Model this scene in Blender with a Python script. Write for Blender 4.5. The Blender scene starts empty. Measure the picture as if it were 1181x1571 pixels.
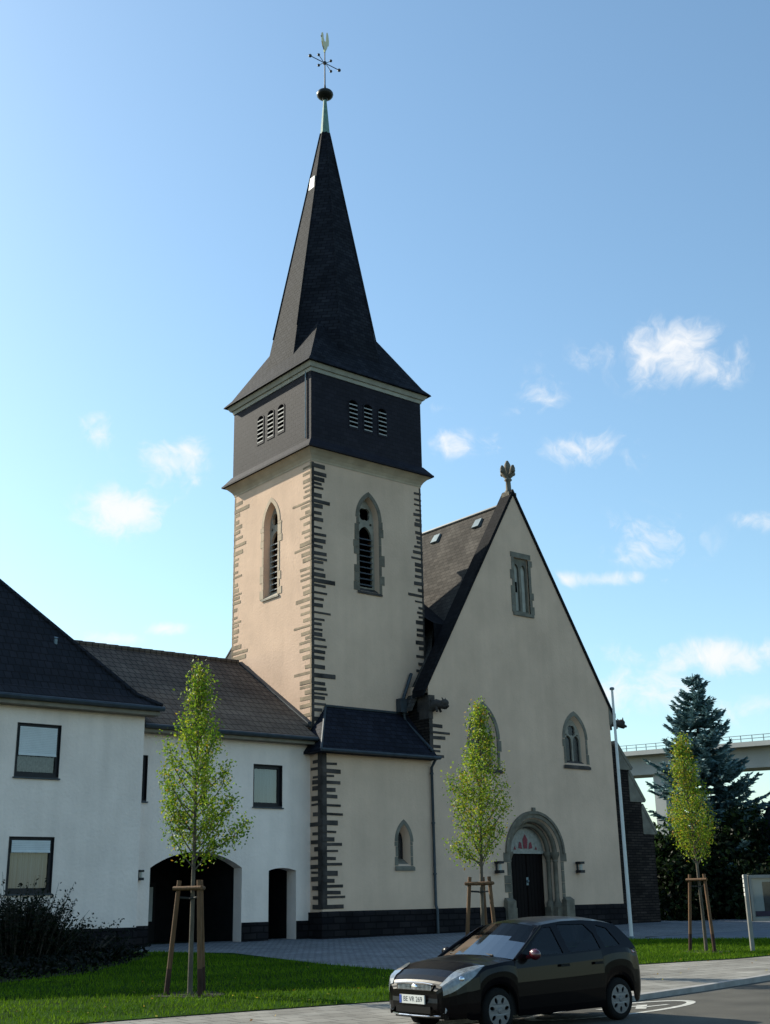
import bpy, bmesh, math, random
import numpy as np
from mathutils import Vector, Matrix
from mathutils.geometry import tessellate_polygon
R_ = math.radians
scene = bpy.context.scene
COL = scene.collection
rnd = random.Random(7)

# ---------------------------------------------------------------- camera
AZ, PITCH, ROLL, F_PX = R_(50.72), R_(18.03), R_(-1.19), 1828.8
EYE = Vector((0, 0, 1.75))
fh = Vector((math.cos(AZ), math.sin(AZ), 0)); rh = Vector((math.sin(AZ), -math.cos(AZ), 0)); uz = Vector((0, 0, 1))
fw = math.cos(PITCH) * fh + math.sin(PITCH) * uz
up0 = -math.sin(PITCH) * fh + math.cos(PITCH) * uz
cr = math.cos(ROLL) * rh + math.sin(ROLL) * up0
cu = -math.sin(ROLL) * rh + math.cos(ROLL) * up0
cam = bpy.data.cameras.new('camera'); camo = bpy.data.objects.new('camera', cam); COL.objects.link(camo)
camo.matrix_world = Matrix(((cr.x, cu.x, -fw.x, EYE.x), (cr.y, cu.y, -fw.y, EYE.y), (cr.z, cu.z, -fw.z, EYE.z), (0, 0, 0, 1)))
cam.sensor_fit = 'VERTICAL'; cam.sensor_height = 36.0; cam.lens = 36.0 * F_PX / 1571.0
cam.clip_start = 0.1; cam.clip_end = 5000
scene.camera = camo
scene.render.resolution_x, scene.render.resolution_y = 770, 1024

# ---------------------------------------------------------------- light
SUN_AZ, SUN_EL = R_(-20.0), R_(32.0)          # azimuth from +Y towards +X
SUN_STRENGTH, SKY_STRENGTH, EXPOSURE = 4.4, 0.127, 0.86
scene.view_settings.view_transform = 'Standard'; scene.view_settings.look = 'None'
scene.view_settings.exposure = EXPOSURE; scene.view_settings.gamma = 1.0
sd = Vector((math.sin(SUN_AZ) * math.cos(SUN_EL), math.cos(SUN_AZ) * math.cos(SUN_EL), math.sin(SUN_EL)))
sl = bpy.data.lights.new('sun', 'SUN'); sl.energy = SUN_STRENGTH; sl.angle = R_(0.5); sl.color = (0.97, 0.91, 0.76)
so = bpy.data.objects.new('sun', sl); COL.objects.link(so)
so.rotation_euler = sd.to_track_quat('Z', 'Y').to_euler(); so.location = (0, 0, 60)

def px_ray(x, y):
    return (cr * ((x - 590.5) / F_PX) - cu * ((y - 785.5) / F_PX) + fw).normalized()

world = bpy.data.worlds.new('World'); scene.world = world; world.use_nodes = True
wn, wl = world.node_tree.nodes, world.node_tree.links
wn.clear()
def WN(t, **k):
    n = wn.new(t)
    for a, b in k.items(): setattr(n, a, b)
    return n
sky = WN('ShaderNodeTexSky', sky_type='NISHITA', sun_disc=False)
sky.sun_elevation = SUN_EL; sky.sun_rotation = SUN_AZ
sky.altitude = 200; sky.air_density = 1.2; sky.dust_density = 1.0; sky.ozone_density = 4.0
bg = WN('ShaderNodeBackground'); bg.inputs['Strength'].default_value = SKY_STRENGTH
wo = WN('ShaderNodeOutputWorld'); tc = WN('ShaderNodeTexCoord')
def wmath(op, a, b=None, c=None, clamp=False):
    n = WN('ShaderNodeMath', operation=op, use_clamp=clamp)
    for i, v in enumerate((a, b, c)):
        if v is None: continue
        if isinstance(v, (int, float)): n.inputs[i].default_value = v
        else: wl.new(v, n.inputs[i])
    return n.outputs[0]
def wdot(vec):
    n = WN('ShaderNodeVectorMath', operation='DOT_PRODUCT'); wl.new(tc.outputs['Generated'], n.inputs[0]); n.inputs[1].default_value = vec
    return n.outputs['Value']
# small fair-weather clouds, each at its own direction in the sky (centre, half width, half height, density)
CLOUDS = [(198, 785, 70, 38, 1.0), (180, 770, 35, 30, .5), (258, 712, 60, 38, .92), (285, 690, 36, 26, .7), (150, 662, 30, 28, .85), (172, 980, 40, 11, .85), (256, 965, 36, 10, .8),
          (1040, 545, 88, 52, .95), (1010, 520, 50, 30, .45), (1085, 510, 60, 26, .40), (692, 680, 42, 22, .62), (762, 678, 36, 18, .5), (828, 610, 46, 48, .60), (925, 690, 95, 30, .60),
          (1168, 797, 40, 18, .55), (990, 832, 95, 46, .58), (920, 888, 100, 13, .78), (1110, 1010, 170, 26, .85), (985, 1058, 90, 36, .85), (690, 625, 50, 12, .45), (1120, 1090, 120, 30, .45), (900, 545, 40, 30, .4)]
M = None
for (x, y, rx, ry, s) in CLOUDS:
    d = px_ray(x, y); r = cr - d * cr.dot(d); r.normalize(); u = d.cross(r) * -1
    if u.dot(cu) < 0: u = -u
    a = wdot(tuple(r * (F_PX / rx))); b = wdot(tuple(u * (F_PX / ry)))
    q = wmath('ADD', wmath('MULTIPLY', a, a), wmath('MULTIPLY', b, b))
    front = wmath('GREATER_THAN', wdot(tuple(d)), 0.0)
    e = wmath('MULTIPLY', wmath('MULTIPLY', wmath('EXPONENT', wmath('MULTIPLY', q, -0.9)), s), front)
    M = e if M is None else wmath('MAXIMUM', M, e)
n0 = WN('ShaderNodeTexNoise'); n0.inputs['Scale'].default_value = 16; n0.inputs['Detail'].default_value = 3; wl.new(tc.outputs['Generated'], n0.inputs['Vector'])
wv = WN('ShaderNodeVectorMath', operation='SCALE'); wv.inputs['Scale'].default_value = .10; wl.new(n0.outputs['Color'], wv.inputs[0])
wa = WN('ShaderNodeVectorMath', operation='ADD'); wl.new(tc.outputs['Generated'], wa.inputs[0]); wl.new(wv.outputs[0], wa.inputs[1])
nz = WN('ShaderNodeTexNoise'); nz.inputs['Scale'].default_value = 30; nz.inputs['Detail'].default_value = 9; nz.inputs['Roughness'].default_value = .60
wl.new(wa.outputs[0], nz.inputs['Vector'])
dens = wmath('ADD', M, wmath('MULTIPLY', wmath('SUBTRACT', nz.outputs[0], .5), 2.3))
mr = WN('ShaderNodeMapRange', interpolation_type='SMOOTHSTEP'); wl.new(dens, mr.inputs['Value'])
mr.inputs['From Min'].default_value = .22; mr.inputs['From Max'].default_value = 1.25; mr.inputs['To Max'].default_value = .97
gate = WN('ShaderNodeMapRange', interpolation_type='SMOOTHSTEP'); wl.new(M, gate.inputs['Value']); gate.inputs['From Min'].default_value = .04; gate.inputs['From Max'].default_value = .42
dens2 = wmath('MULTIPLY', mr.outputs[0], gate.outputs[0])
mx = WN('ShaderNodeMix', data_type='RGBA')
k = 1.0 / (SKY_STRENGTH * 2 ** EXPOSURE)
mx.inputs['B'].default_value = (.98 * k, 1.0 * k, 1.02 * k, 1)
tint = WN('ShaderNodeMix', data_type='RGBA', blend_type='MULTIPLY'); tint.inputs['Factor'].default_value = 1.0
tint.inputs['B'].default_value = (.92, .975, .88, 1)
wl.new(sky.outputs[0], tint.inputs['A'])
wl.new(dens2, mx.inputs['Factor']); wl.new(tint.outputs['Result'], mx.inputs['A'])
wl.new(mx.outputs['Result'], bg.inputs['Color']); wl.new(bg.outputs[0], wo.inputs[0])

# ---------------------------------------------------------------- materials
MATS = {}
def new_mat(name):
    m = bpy.data.materials.new(name); m.use_nodes = True; MATS[name] = m
    nt = m.node_tree; b = nt.nodes['Principled BSDF']
    return m, nt, b
def nnode(nt, t, **k):
    n = nt.nodes.new(t)
    for a, v in k.items(): setattr(n, a, v)
    return n
def wallcoord(nt):
    """horizontal run along the face and height, from world position: works on any wall or roof slope"""
    g = nnode(nt, 'ShaderNodeNewGeometry'); sp = nnode(nt, 'ShaderNodeSeparateXYZ'); sn = nnode(nt, 'ShaderNodeSeparateXYZ')
    nt.links.new(g.outputs['Position'], sp.inputs[0]); nt.links.new(g.outputs['True Normal'], sn.inputs[0])
    ax = nnode(nt, 'ShaderNodeMath', operation='ABSOLUTE'); ay = nnode(nt, 'ShaderNodeMath', operation='ABSOLUTE')
    nt.links.new(sn.outputs[0], ax.inputs[0]); nt.links.new(sn.outputs[1], ay.inputs[0])
    gt = nnode(nt, 'ShaderNodeMath', operation='GREATER_THAN'); nt.links.new(ax.outputs[0], gt.inputs[0]); nt.links.new(ay.outputs[0], gt.inputs[1])
    mxx = nnode(nt, 'ShaderNodeMix'); nt.links.new(gt.outputs[0], mxx.inputs['Factor']); nt.links.new(sp.outputs[0], mxx.inputs['A']); nt.links.new(sp.outputs[1], mxx.inputs['B'])
    c = nnode(nt, 'ShaderNodeCombineXYZ'); nt.links.new(mxx.outputs['Result'], c.inputs[0]); nt.links.new(sp.outputs[2], c.inputs[1])
    return c.outputs[0], g.outputs['Position']
def plain(name, col, rough=.7, var=.12, scale=3.0, bump=.0, bscale=40., metal=0., spec=.3, coat=0., stretch=None, detail=5.):
    m, nt, b = new_mat(name)
    g = nnode(nt, 'ShaderNodeNewGeometry'); n = nnode(nt, 'ShaderNodeTexNoise'); n.inputs['Scale'].default_value = scale; n.inputs['Detail'].default_value = detail
    vec = g.outputs['Position']
    if stretch:
        mp = nnode(nt, 'ShaderNodeMapping'); mp.inputs['Scale'].default_value = stretch; nt.links.new(vec, mp.inputs[0]); vec = mp.outputs[0]
    nt.links.new(vec, n.inputs['Vector'])
    cr_ = nnode(nt, 'ShaderNodeValToRGB'); e = cr_.color_ramp.elements
    e[0].position = .3; e[1].position = .7
    e[0].color = tuple(max(0, c * (1 - var)) for c in col) + (1,); e[1].color = tuple(min(1, c * (1 + var)) for c in col) + (1,)
    nt.links.new(n.outputs[0], cr_.inputs[0]); nt.links.new(cr_.outputs[0], b.inputs['Base Color'])
    b.inputs['Roughness'].default_value = rough; b.inputs['Metallic'].default_value = metal; b.inputs['Specular IOR Level'].default_value = spec
    b.inputs['Coat Weight'].default_value = coat
    if bump:
        n2 = nnode(nt, 'ShaderNodeTexNoise'); n2.inputs['Scale'].default_value = bscale; n2.inputs['Detail'].default_value = 4
        nt.links.new(g.outputs['Position'], n2.inputs['Vector'])
        bp = nnode(nt, 'ShaderNodeBump'); bp.inputs['Strength'].default_value = bump; bp.inputs['Distance'].default_value = .02
        nt.links.new(n2.outputs[0], bp.inputs['Height']); nt.links.new(bp.outputs[0], b.inputs['Normal'])
    return m
def brick(name, c1, c2, cm, w, h, mortar=.012, rough=.75, bump=.6, spec=.3, noise=.3, flat=False, offset=.5):
    """tiles, slates or masonry laid in courses"""
    m, nt, b = new_mat(name)
    vec, pos = wallcoord(nt)
    if flat: vec = pos
    # slight irregularity of the courses
    nd = nnode(nt, 'ShaderNodeTexNoise'); nd.inputs['Scale'].default_value = 1.7; nt.links.new(pos, nd.inputs['Vector'])
    vs = nnode(nt, 'ShaderNodeVectorMath', operation='SCALE'); vs.inputs['Scale'].default_value = .05 * h / .2; nt.links.new(nd.outputs['Color'], vs.inputs[0])
    va = nnode(nt, 'ShaderNodeVectorMath', operation='ADD'); nt.links.new(vec, va.inputs[0]); nt.links.new(vs.outputs[0], va.inputs[1])
    t = nnode(nt, 'ShaderNodeTexBrick'); t.offset = offset
    t.inputs['Scale'].default_value = 1; t.inputs['Brick Width'].default_value = w; t.inputs['Row Height'].default_value = h
    t.inputs['Mortar Size'].default_value = mortar; t.inputs['Mortar Smooth'].default_value = .3; t.inputs['Bias'].default_value = 0
    t.inputs['Color1'].default_value = c1 + (1,); t.inputs['Color2'].default_value = c2 + (1,); t.inputs['Mortar'].default_value = cm + (1,)
    nt.links.new(va.outputs[0], t.inputs['Vector'])
    n = nnode(nt, 'ShaderNodeTexNoise'); n.inputs['Scale'].default_value = .9; n.inputs['Detail'].default_value = 7; nt.links.new(pos, n.inputs['Vector'])
    mr_ = nnode(nt, 'ShaderNodeMapRange'); mr_.inputs['From Min'].default_value = .25; mr_.inputs['From Max'].default_value = .75
    mr_.inputs['To Min'].default_value = 1 - noise; mr_.inputs['To Max'].default_value = 1 + noise; nt.links.new(n.outputs[0], mr_.inputs[0])
    mm = nnode(nt, 'ShaderNodeVectorMath', operation='SCALE'); nt.links.new(t.outputs['Color'], mm.inputs[0]); nt.links.new(mr_.outputs[0], mm.inputs['Scale'])
    nt.links.new(mm.outputs[0], b.inputs['Base Color'])
    b.inputs['Roughness'].default_value = rough; b.inputs['Specular IOR Level'].default_value = spec
    bp = nnode(nt, 'ShaderNodeBump'); bp.inputs['Strength'].default_value = bump; bp.inputs['Distance'].default_value = .015; bp.invert = True
    nt.links.new(t.outputs['Fac'], bp.inputs['Height']); nt.links.new(bp.outputs[0], b.inputs['Normal'])
    return m
def leafmat(name, rough=.5, trans=.35, spec=.2):
    m, nt, b = new_mat(name)
    at = nnode(nt, 'ShaderNodeAttribute'); at.attribute_name = 'tint'
    nt.links.new(at.outputs['Color'], b.inputs['Base Color']); b.inputs['Roughness'].default_value = rough; b.inputs['Specular IOR Level'].default_value = spec
    tr = nnode(nt, 'ShaderNodeBsdfTranslucent'); nt.links.new(at.outputs['Color'], tr.inputs[0])
    ms = nnode(nt, 'ShaderNodeMixShader'); ms.inputs[0].default_value = trans
    nt.links.new(b.outputs[0], ms.inputs[1]); nt.links.new(tr.outputs[0], ms.inputs[2])
    nt.links.new(ms.outputs[0], nt.nodes['Material Output'].inputs[0])
    return m
def glassmat(name, tint_, refl=.6, rough=.03):
    m, nt, b = new_mat(name)
    nt.nodes.remove(b)
    t = nnode(nt, 'ShaderNodeBsdfTransparent'); t.inputs[0].default_value = tint_ + (1,)
    g = nnode(nt, 'ShaderNodeBsdfGlossy'); g.inputs['Roughness'].default_value = rough
    fr = nnode(nt, 'ShaderNodeFresnel'); fr.inputs[0].default_value = 1.5
    a = nnode(nt, 'ShaderNodeMath', operation='MULTIPLY_ADD', use_clamp=True); a.inputs[1].default_value = refl; a.inputs[2].default_value = .03
    nt.links.new(fr.outputs[0], a.inputs[0])
    ms = nnode(nt, 'ShaderNodeMixShader'); nt.links.new(a.outputs[0], ms.inputs[0]); nt.links.new(t.outputs[0], ms.inputs[1]); nt.links.new(g.outputs[0], ms.inputs[2])
    nt.links.new(ms.outputs[0], nt.nodes['Material Output'].inputs[0])
    return m
def plaster(name, col, bump, bscale, streak):
    m, nt, b = new_mat(name)
    g = nnode(nt, 'ShaderNodeNewGeometry')
    n1 = nnode(nt, 'ShaderNodeTexNoise'); n1.inputs['Scale'].default_value = .55; n1.inputs['Detail'].default_value = 8; n1.inputs['Roughness'].default_value = .62
    nt.links.new(g.outputs['Position'], n1.inputs['Vector'])
    mp = nnode(nt, 'ShaderNodeMapping'); mp.inputs['Scale'].default_value = (2.6, 2.6, .16); nt.links.new(g.outputs['Position'], mp.inputs[0])
    n2 = nnode(nt, 'ShaderNodeTexNoise'); n2.inputs['Scale'].default_value = 1.0; n2.inputs['Detail'].default_value = 6; nt.links.new(mp.outputs[0], n2.inputs['Vector'])
    r1 = nnode(nt, 'ShaderNodeMapRange'); r1.inputs['From Min'].default_value = .3; r1.inputs['From Max'].default_value = .7; r1.inputs['To Min'].default_value = .87; r1.inputs['To Max'].default_value = 1.07
    r2 = nnode(nt, 'ShaderNodeMapRange'); r2.inputs['From Min'].default_value = .35; r2.inputs['From Max'].default_value = .75; r2.inputs['To Min'].default_value = 1.0; r2.inputs['To Max'].default_value = 1 - streak
    nt.links.new(n1.outputs[0], r1.inputs[0]); nt.links.new(n2.outputs[0], r2.inputs[0])
    ml = nnode(nt, 'ShaderNodeMath', operation='MULTIPLY'); nt.links.new(r1.outputs[0], ml.inputs[0]); nt.links.new(r2.outputs[0], ml.inputs[1])
    sc = nnode(nt, 'ShaderNodeVectorMath', operation='SCALE'); sc.inputs[0].default_value = col; nt.links.new(ml.outputs[0], sc.inputs['Scale'])
    nt.links.new(sc.outputs[0], b.inputs['Base Color']); b.inputs['Roughness'].default_value = .9; b.inputs['Specular IOR Level'].default_value = .15
    n3 = nnode(nt, 'ShaderNodeTexNoise'); n3.inputs['Scale'].default_value = bscale; n3.inputs['Detail'].default_value = 3; nt.links.new(g.outputs['Position'], n3.inputs['Vector'])
    bp = nnode(nt, 'ShaderNodeBump'); bp.inputs['Strength'].default_value = bump; bp.inputs['Distance'].default_value = .03
    nt.links.new(n3.outputs[0], bp.inputs['Height']); nt.links.new(bp.outputs[0], b.inputs['Normal'])
    return m

plaster('church_plaster', (.665, .470, .345), .35, 14, .07)
plaster('house_plaster', (.88, .735, .65), .60, 10, .10)
plain('grey_stone', (.165, .148, .118), .85, .30, 2.5, .5, 30)
plain('pale_stone', (.27, .245, .20), .85, .22, 3, .4, 30)
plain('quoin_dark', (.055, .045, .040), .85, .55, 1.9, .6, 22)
plain('quoin_sunlit', (.25, .19, .125), .85, .40, 1.9, .6, 22)  # sunlit look of the tower's left quoins put into the colour
plain('sandstone', (.150, .128, .098), .85, .30, 3.5, .5, 30)
plain('cornice_stone', (.44, .345, .25), .85, .15, 2, .3, 20)
brick('slate_spire', (.0095, .0105, .0155), (.021, .022, .028), (.004, .004, .006), .28, .16, .012, .76, .8, .08, .40)
brick('slate_cladding', (.0150, .0140, .0205), (.021, .0195, .027), (.007, .007, .010), .30, .17, .008, .72, .4, .125, .20)
brick('slate_blue', (.009, .010, .017), (.016, .018, .028), (.004, .004, .007), .28, .17, .012, .75, .8, .12, .25)
brick('slate_dark', (.008, .008, .010), (.013, .013, .015), (.004, .004, .005), .30, .18, .010, .85, .5, .08, .25)
brick('slate_nave', (.058, .053, .049), (.092, .084, .077), (.03, .027, .025), .30, .18, .010, .9, .7, .08, .30)
brick('tile_brown', (.075, .060, .050), (.105, .085, .068), (.022, .018, .016), .24, .23, .020, .85, 1.0, .2, .28)
brick('tile_dark', (.011, .012, .016), (.018, .018, .023), (.005, .005, .006), .24, .26, .018, .75, .9, .15, .25)
brick('rubble', (.009, .008, .010), (.020, .017, .018), (.005, .005, .006), .52, .21, .022, .95, 1.0, .12, .5)
brick('rubble_side', (.018, .014, .013), (.042, .032, .027), (.007, .006, .006), .42, .11, .016, .95, 1.0, .12, .5)
brick('cobbles', (.15, .155, .165), (.21, .215, .225), (.06, .062, .066), .22, .15, .014, .85, .6, .3, .25, flat=True)
brick('paving', (.185, .175, .155), (.245, .235, .21), (.075, .07, .062), .40, .40, .012, .9, .5, .15, .28, flat=True)
plain('asphalt', (.072, .067, .056), .9, .34, .7, .5, 120, detail=9)
plain('asphalt_path', (.13, .145, .17), .9, .15, 1.0, .4, 100)
plain('kerb_stone', (.26, .25, .24), .85, .2, 4, .3, 60)
plain('road_paint', (.44, .43, .39), .8, .3, 9, .2, 80)
plain('soil', (.006, .005, .004), .95, .4, 8, .8, 40)  # near-black: bare soil at tree feet, painted shade on the bed
plain('rough_ground', (.028, .034, .014), .95, .45, .8, .8, 25)
plain('lawn_ground', (.016, .042, .003), .95, .45, 1.1, .8, 30, spec=.03)
plain('copper', (.13, .24, .20), .6, .25, 6, .2, 30)
plain('dark_bronze', (.012, .014, .013), .4, .2, 6)
plain('iron', (.045, .05, .055), .5, .2, 8)
plain('zinc', (.14, .18, .20), .45, .15, 4, metal=.5)
plain('zinc_dark', (.045, .055, .065), .5, .2, 4, metal=.3)
plain('gold', (.95, .72, .32), .25, .05, 5, metal=1.0)
plain('white_metal', (.62, .62, .60), .4, .05, 5)
plain('fascia', (.20, .17, .13), .7, .15, 4)
plain('eave_trim', (.36, .345, .30), .8, .12, 3)
plain('frame_dark', (.010, .009, .012), .5, .2, 6)
plain('door_wood', (.0055, .003, .003), .7, .4, 14, .3, 40, spec=.12, stretch=(6, 6, .6))
plain('shutter', (.60, .62, .62), .6, .06, 3)
plain('curtain', (.30, .32, .33), .9, .30, 1, 0, 1, stretch=(34, 34, .2))
plain('curtain_pink', (.20, .17, .18), .9, .45, 1, 0, 1, stretch=(22, 22, 12))
plain('louvre_grey', (.33, .325, .31), .7, .12, 5)
plain('louvre_shaded', (.060, .068, .080), .7, .2, 5)  # shade on the front belfry louvres put into the colour
plain('void', (.004, .004, .005), .95, .1, 3, spec=.05)
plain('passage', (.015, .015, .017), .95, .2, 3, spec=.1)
plain('panel_white', (.40, .38, .33), .8, .15, 3)
plain('concrete', (.30, .31, .31), .85, .12, .15)
plain('bark', (.10, .085, .065), .9, .35, 12, .6, 50, stretch=(1, 1, .3))
plain('dark_bark', (.045, .036, .028), .9, .35, 10, .6, 40)
plain('stake_wood', (.115, .062, .030), .8, .35, 3, .4, 40, stretch=(6, 6, .8))
plain('stake_foot', (.045, .022, .016), .9, .4, 4, .4, 40)
plain('strap', (.03, .03, .03), .8)
plain('car_paint', (.0016, .0009, .0016), .30, .05, 4, coat=.22, spec=.08)
plain('car_red', (.07, .006, .010), .25, .05, 4, coat=1.0, spec=.5)
plain('car_trim', (.004, .004, .0045), .6, .1, 6, spec=.12)
plain('tyre', (.008, .008, .008), .9, .2, 10, spec=.15)
plain('hub_silver', (.15, .15, .155), .4, .06, 6, metal=.3)
plain('lamp_silver', (.16, .18, .195), .18, .35, 16, metal=.0, coat=1.0)
plain('chrome', (.75, .75, .77), .12, .03, 5, metal=1.0)
plain('plate_white', (.60, .60, .57), .5, .05, 5)
plain('plate_blue', (.03, .07, .30), .5, .05, 5)
plain('lettering', (.012, .012, .014), .6, .05, 5)
plain('tail_red', (.35, .012, .02), .2, .1, 6, coat=1.0)
plain('seat_cloth', (.02, .02, .022), .9, .1, 6)
plain('board_metal', (.20, .20, .19), .55, .10, 5, metal=.1)
plain('paper', (.62, .62, .62), .8, .04, 5)
plain('paper_dark', (.06, .07, .09), .8, .3, 5)
plain('picture_violet', (.07, .05, .12), .8, .3, 5)
plain('tympanum_stone', (.30, .285, .25), .8, .2, 8)
plain('fresco_red', (.22, .05, .06), .8, .3, 14)
glassmat('window_glass', (.55, .60, .62), .9)
glassmat('car_glass', (.10, .14, .16), .34)
plain('leaded_glass', (.006, .007, .011), .25, .5, 12, .4, 14, spec=.35)
leafmat('leaf', .5, .45); leafmat('needle', .6, .15); leafmat('grass_blade', .8, .3, .05)

# ---------------------------------------------------------------- mesh helpers
class MB:
    def __init__(s): s.v = []; s.f = []
    def poly(s, pts):
        n = len(s.v); s.v += [tuple(p) for p in pts]; s.f.append(tuple(range(n, n + len(pts))))
    def faces(s, pts, fs):
        n = len(s.v); s.v += [tuple(p) for p in pts]; s.f += [tuple(i + n for i in f) for f in fs]
    def box(s, x0, x1, y0, y1, z0, z1):
        s.hexa([(x0, y0, z0), (x1, y0, z0), (x1, y1, z0), (x0, y1, z0)], [(x0, y0, z1), (x1, y0, z1), (x1, y1, z1), (x0, y1, z1)])
    def hexa(s, a, b):
        n = len(a); s.faces(list(a) + list(b), [tuple(reversed(range(n))), tuple(range(n, 2 * n))] + [(i, (i + 1) % n, n + (i + 1) % n, n + i) for i in range(n)])
    def prism(s, pts, vec):
        v = Vector(vec); s.hexa([tuple(p) for p in pts], [tuple(Vector(p) + v) for p in pts])
    def tube(s, path, radii, n=8, caps=True):
        path = [Vector(p) for p in path]
        if not hasattr(radii, '__len__'): radii = [radii] * len(path)
        base = len(s.v); ref = None
        for i, p in enumerate(path):
            t = (path[min(i + 1, len(path) - 1)] - path[max(i - 1, 0)]).normalized()
            if ref is None: ref = t.orthogonal().normalized()
            ref = (ref - t * ref.dot(t))
            ref = ref.normalized() if ref.length > 1e-6 else t.orthogonal().normalized()
            b = t.cross(ref)
            for k in range(n):
                a = 2 * math.pi * k / n; s.v.append(tuple(p + (ref * math.cos(a) + b * math.sin(a)) * radii[i]))
        for i in range(len(path) - 1):
            for k in range(n):
                s.f.append((base + i * n + k, base + i * n + (k + 1) % n, base + (i + 1) * n + (k + 1) % n, base + (i + 1) * n + k))
        if caps:
            s.f.append(tuple(base + k for k in reversed(range(n)))); s.f.append(tuple(base + (len(path) - 1) * n + k for k in range(n)))
    def ball(s, c, r, n=12, m=8, sc=(1, 1, 1)):
        c = Vector(c); pts = [(c.x, c.y, c.z - r * sc[2])]
        for j in range(1, m):
            ph = -math.pi / 2 + math.pi * j / m
            for k in range(n):
                a = 2 * math.pi * k / n; pts.append((c.x + r * sc[0] * math.cos(ph) * math.cos(a), c.y + r * sc[1] * math.cos(ph) * math.sin(a), c.z + r * sc[2] * math.sin(ph)))
        pts.append((c.x, c.y, c.z + r * sc[2])); fs = []
        for k in range(n):
            fs.append((0, 1 + (k + 1) % n, 1 + k)); fs.append((len(pts) - 1, 1 + (m - 2) * n + k, 1 + (m - 2) * n + (k + 1) % n))
            for j in range(m - 2): fs.append((1 + j * n + k, 1 + j * n + (k + 1) % n, 1 + (j + 1) * n + (k + 1) % n, 1 + (j + 1) * n + k))
        s.faces(pts, fs)
    def lathe(s, prof, c, axis='Z', n=24):
        """profile of (radius, height) round an axis through c"""
        base = len(s.v); c = Vector(c)
        for (r, h) in prof:
            for k in range(n):
                a = 2 * math.pi * k / n; x, y = r * math.cos(a), r * math.sin(a)
                d = {'Z': (x, y, h), 'Y': (x, h, y), 'X': (h, x, y)}[axis]; s.v.append(tuple(c + Vector(d)))
        for i in range(len(prof) - 1):
            for k in range(n): s.f.append((base + i * n + k, base + i * n + (k + 1) % n, base + (i + 1) * n + (k + 1) % n, base + (i + 1) * n + k))
    def plate(s, outer, holes, M, w0, w1):
        """flat plate with holes between depths w0 and w1"""
        loops = [outer] + list(holes); pts = [p for l in loops for p in l]
        tri = tessellate_polygon([[Vector((p[0], p[1], 0)) for p in l] for l in loops])
        s.faces([M(u, v, w0) for u, v in pts], [tuple(t) for t in tri])
        if w1 is None: return
        s.faces([M(u, v, w1) for u, v in pts], [tuple(reversed(t)) for t in tri])
        for l in loops:
            n = len(l); s.faces([M(u, v, w0) for u, v in l] + [M(u, v, w1) for u, v in l], [(i, (i + 1) % n, n + (i + 1) % n, n + i) for i in range(n)])
    def wall(s, outer, holes, M):
        """wall face with openings, each (outline, inner outline, depth) with its reveal"""
        s.plate(outer, [h[0] for h in holes], M, 0, None)
        for o, i, d in holes:
            n = len(o); s.faces([M(u, v, 0) for u, v in o] + [M(u, v, d) for u, v in i], [(k, (k + 1) % n, n + (k + 1) % n, n + k) for k in range(n)])
    def ring(s, a, b, M, w0, w1):
        """band between two open outlines of equal length"""
        n = len(a); P = [M(u, v, w) for w in (w0, w1) for l in (a, b) for u, v in l]
        fs = []
        for i in range(n - 1):
            fs += [(i, i + 1, n + i + 1, n + i), (2 * n + i, 3 * n + i, 3 * n + i + 1, 2 * n + i + 1), (i, 2 * n + i, 2 * n + i + 1, i + 1), (n + i, n + i + 1, 3 * n + i + 1, 3 * n + i)]
        fs += [(0, n, 3 * n, 2 * n), (n - 1, 3 * n - 1, 4 * n - 1, 2 * n - 1)]
        s.faces(P, fs)
    def build(s, name, mat, parent=None, smooth=None, recalc=True, bevel=0):
        o = mesh_obj(name, s.v, s.f, MATS[mat], parent)
        me = o.data
        if recalc or bevel:
            bm = bmesh.new(); bm.from_mesh(me)
            if bevel:
                bmesh.ops.remove_doubles(bm, verts=bm.verts, dist=1e-5)
                bmesh.ops.bevel(bm, geom=[e for e in bm.edges if len(e.link_faces) == 2 and e.calc_face_angle(0) > .5], offset=bevel, segments=1, affect='EDGES')
            bmesh.ops.recalc_face_normals(bm, faces=bm.faces); bm.to_mesh(me); bm.free()
        if smooth:
            me.polygons.foreach_set('use_smooth', [True] * len(me.polygons)); me.set_sharp_from_angle(angle=R_(smooth))
        return o
def root_loc(p):
    while p.parent: p = p.parent
    return Vector(p.location)
def mesh_obj(name, verts, faces, mat, parent=None):
    me = bpy.data.meshes.new(name)
    if parent is not None:
        L = root_loc(parent); A = np.asarray(verts, dtype=float) - np.array(L); verts = A.tolist()
    me.from_pydata(verts, [], faces); me.update()
    me.materials.append(mat)
    o = bpy.data.objects.new(name, me); COL.objects.link(o)
    if parent is not None: o.parent = parent
    return o
def tag(o, label, cat, group=None, kind=None):
    o['label'] = label; o['category'] = cat
    if group: o['group'] = group
    if kind: o['kind'] = kind
    return o
def thing(name, label, cat, loc, group=None):
    o = bpy.data.objects.new(name, None); COL.objects.link(o); o.location = loc; o.empty_display_size = .2
    return tag(o, label, cat, group)
def struct(o, label=None):
    o['kind'] = 'structure'
    if label: o['label'] = label
    return o
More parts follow.
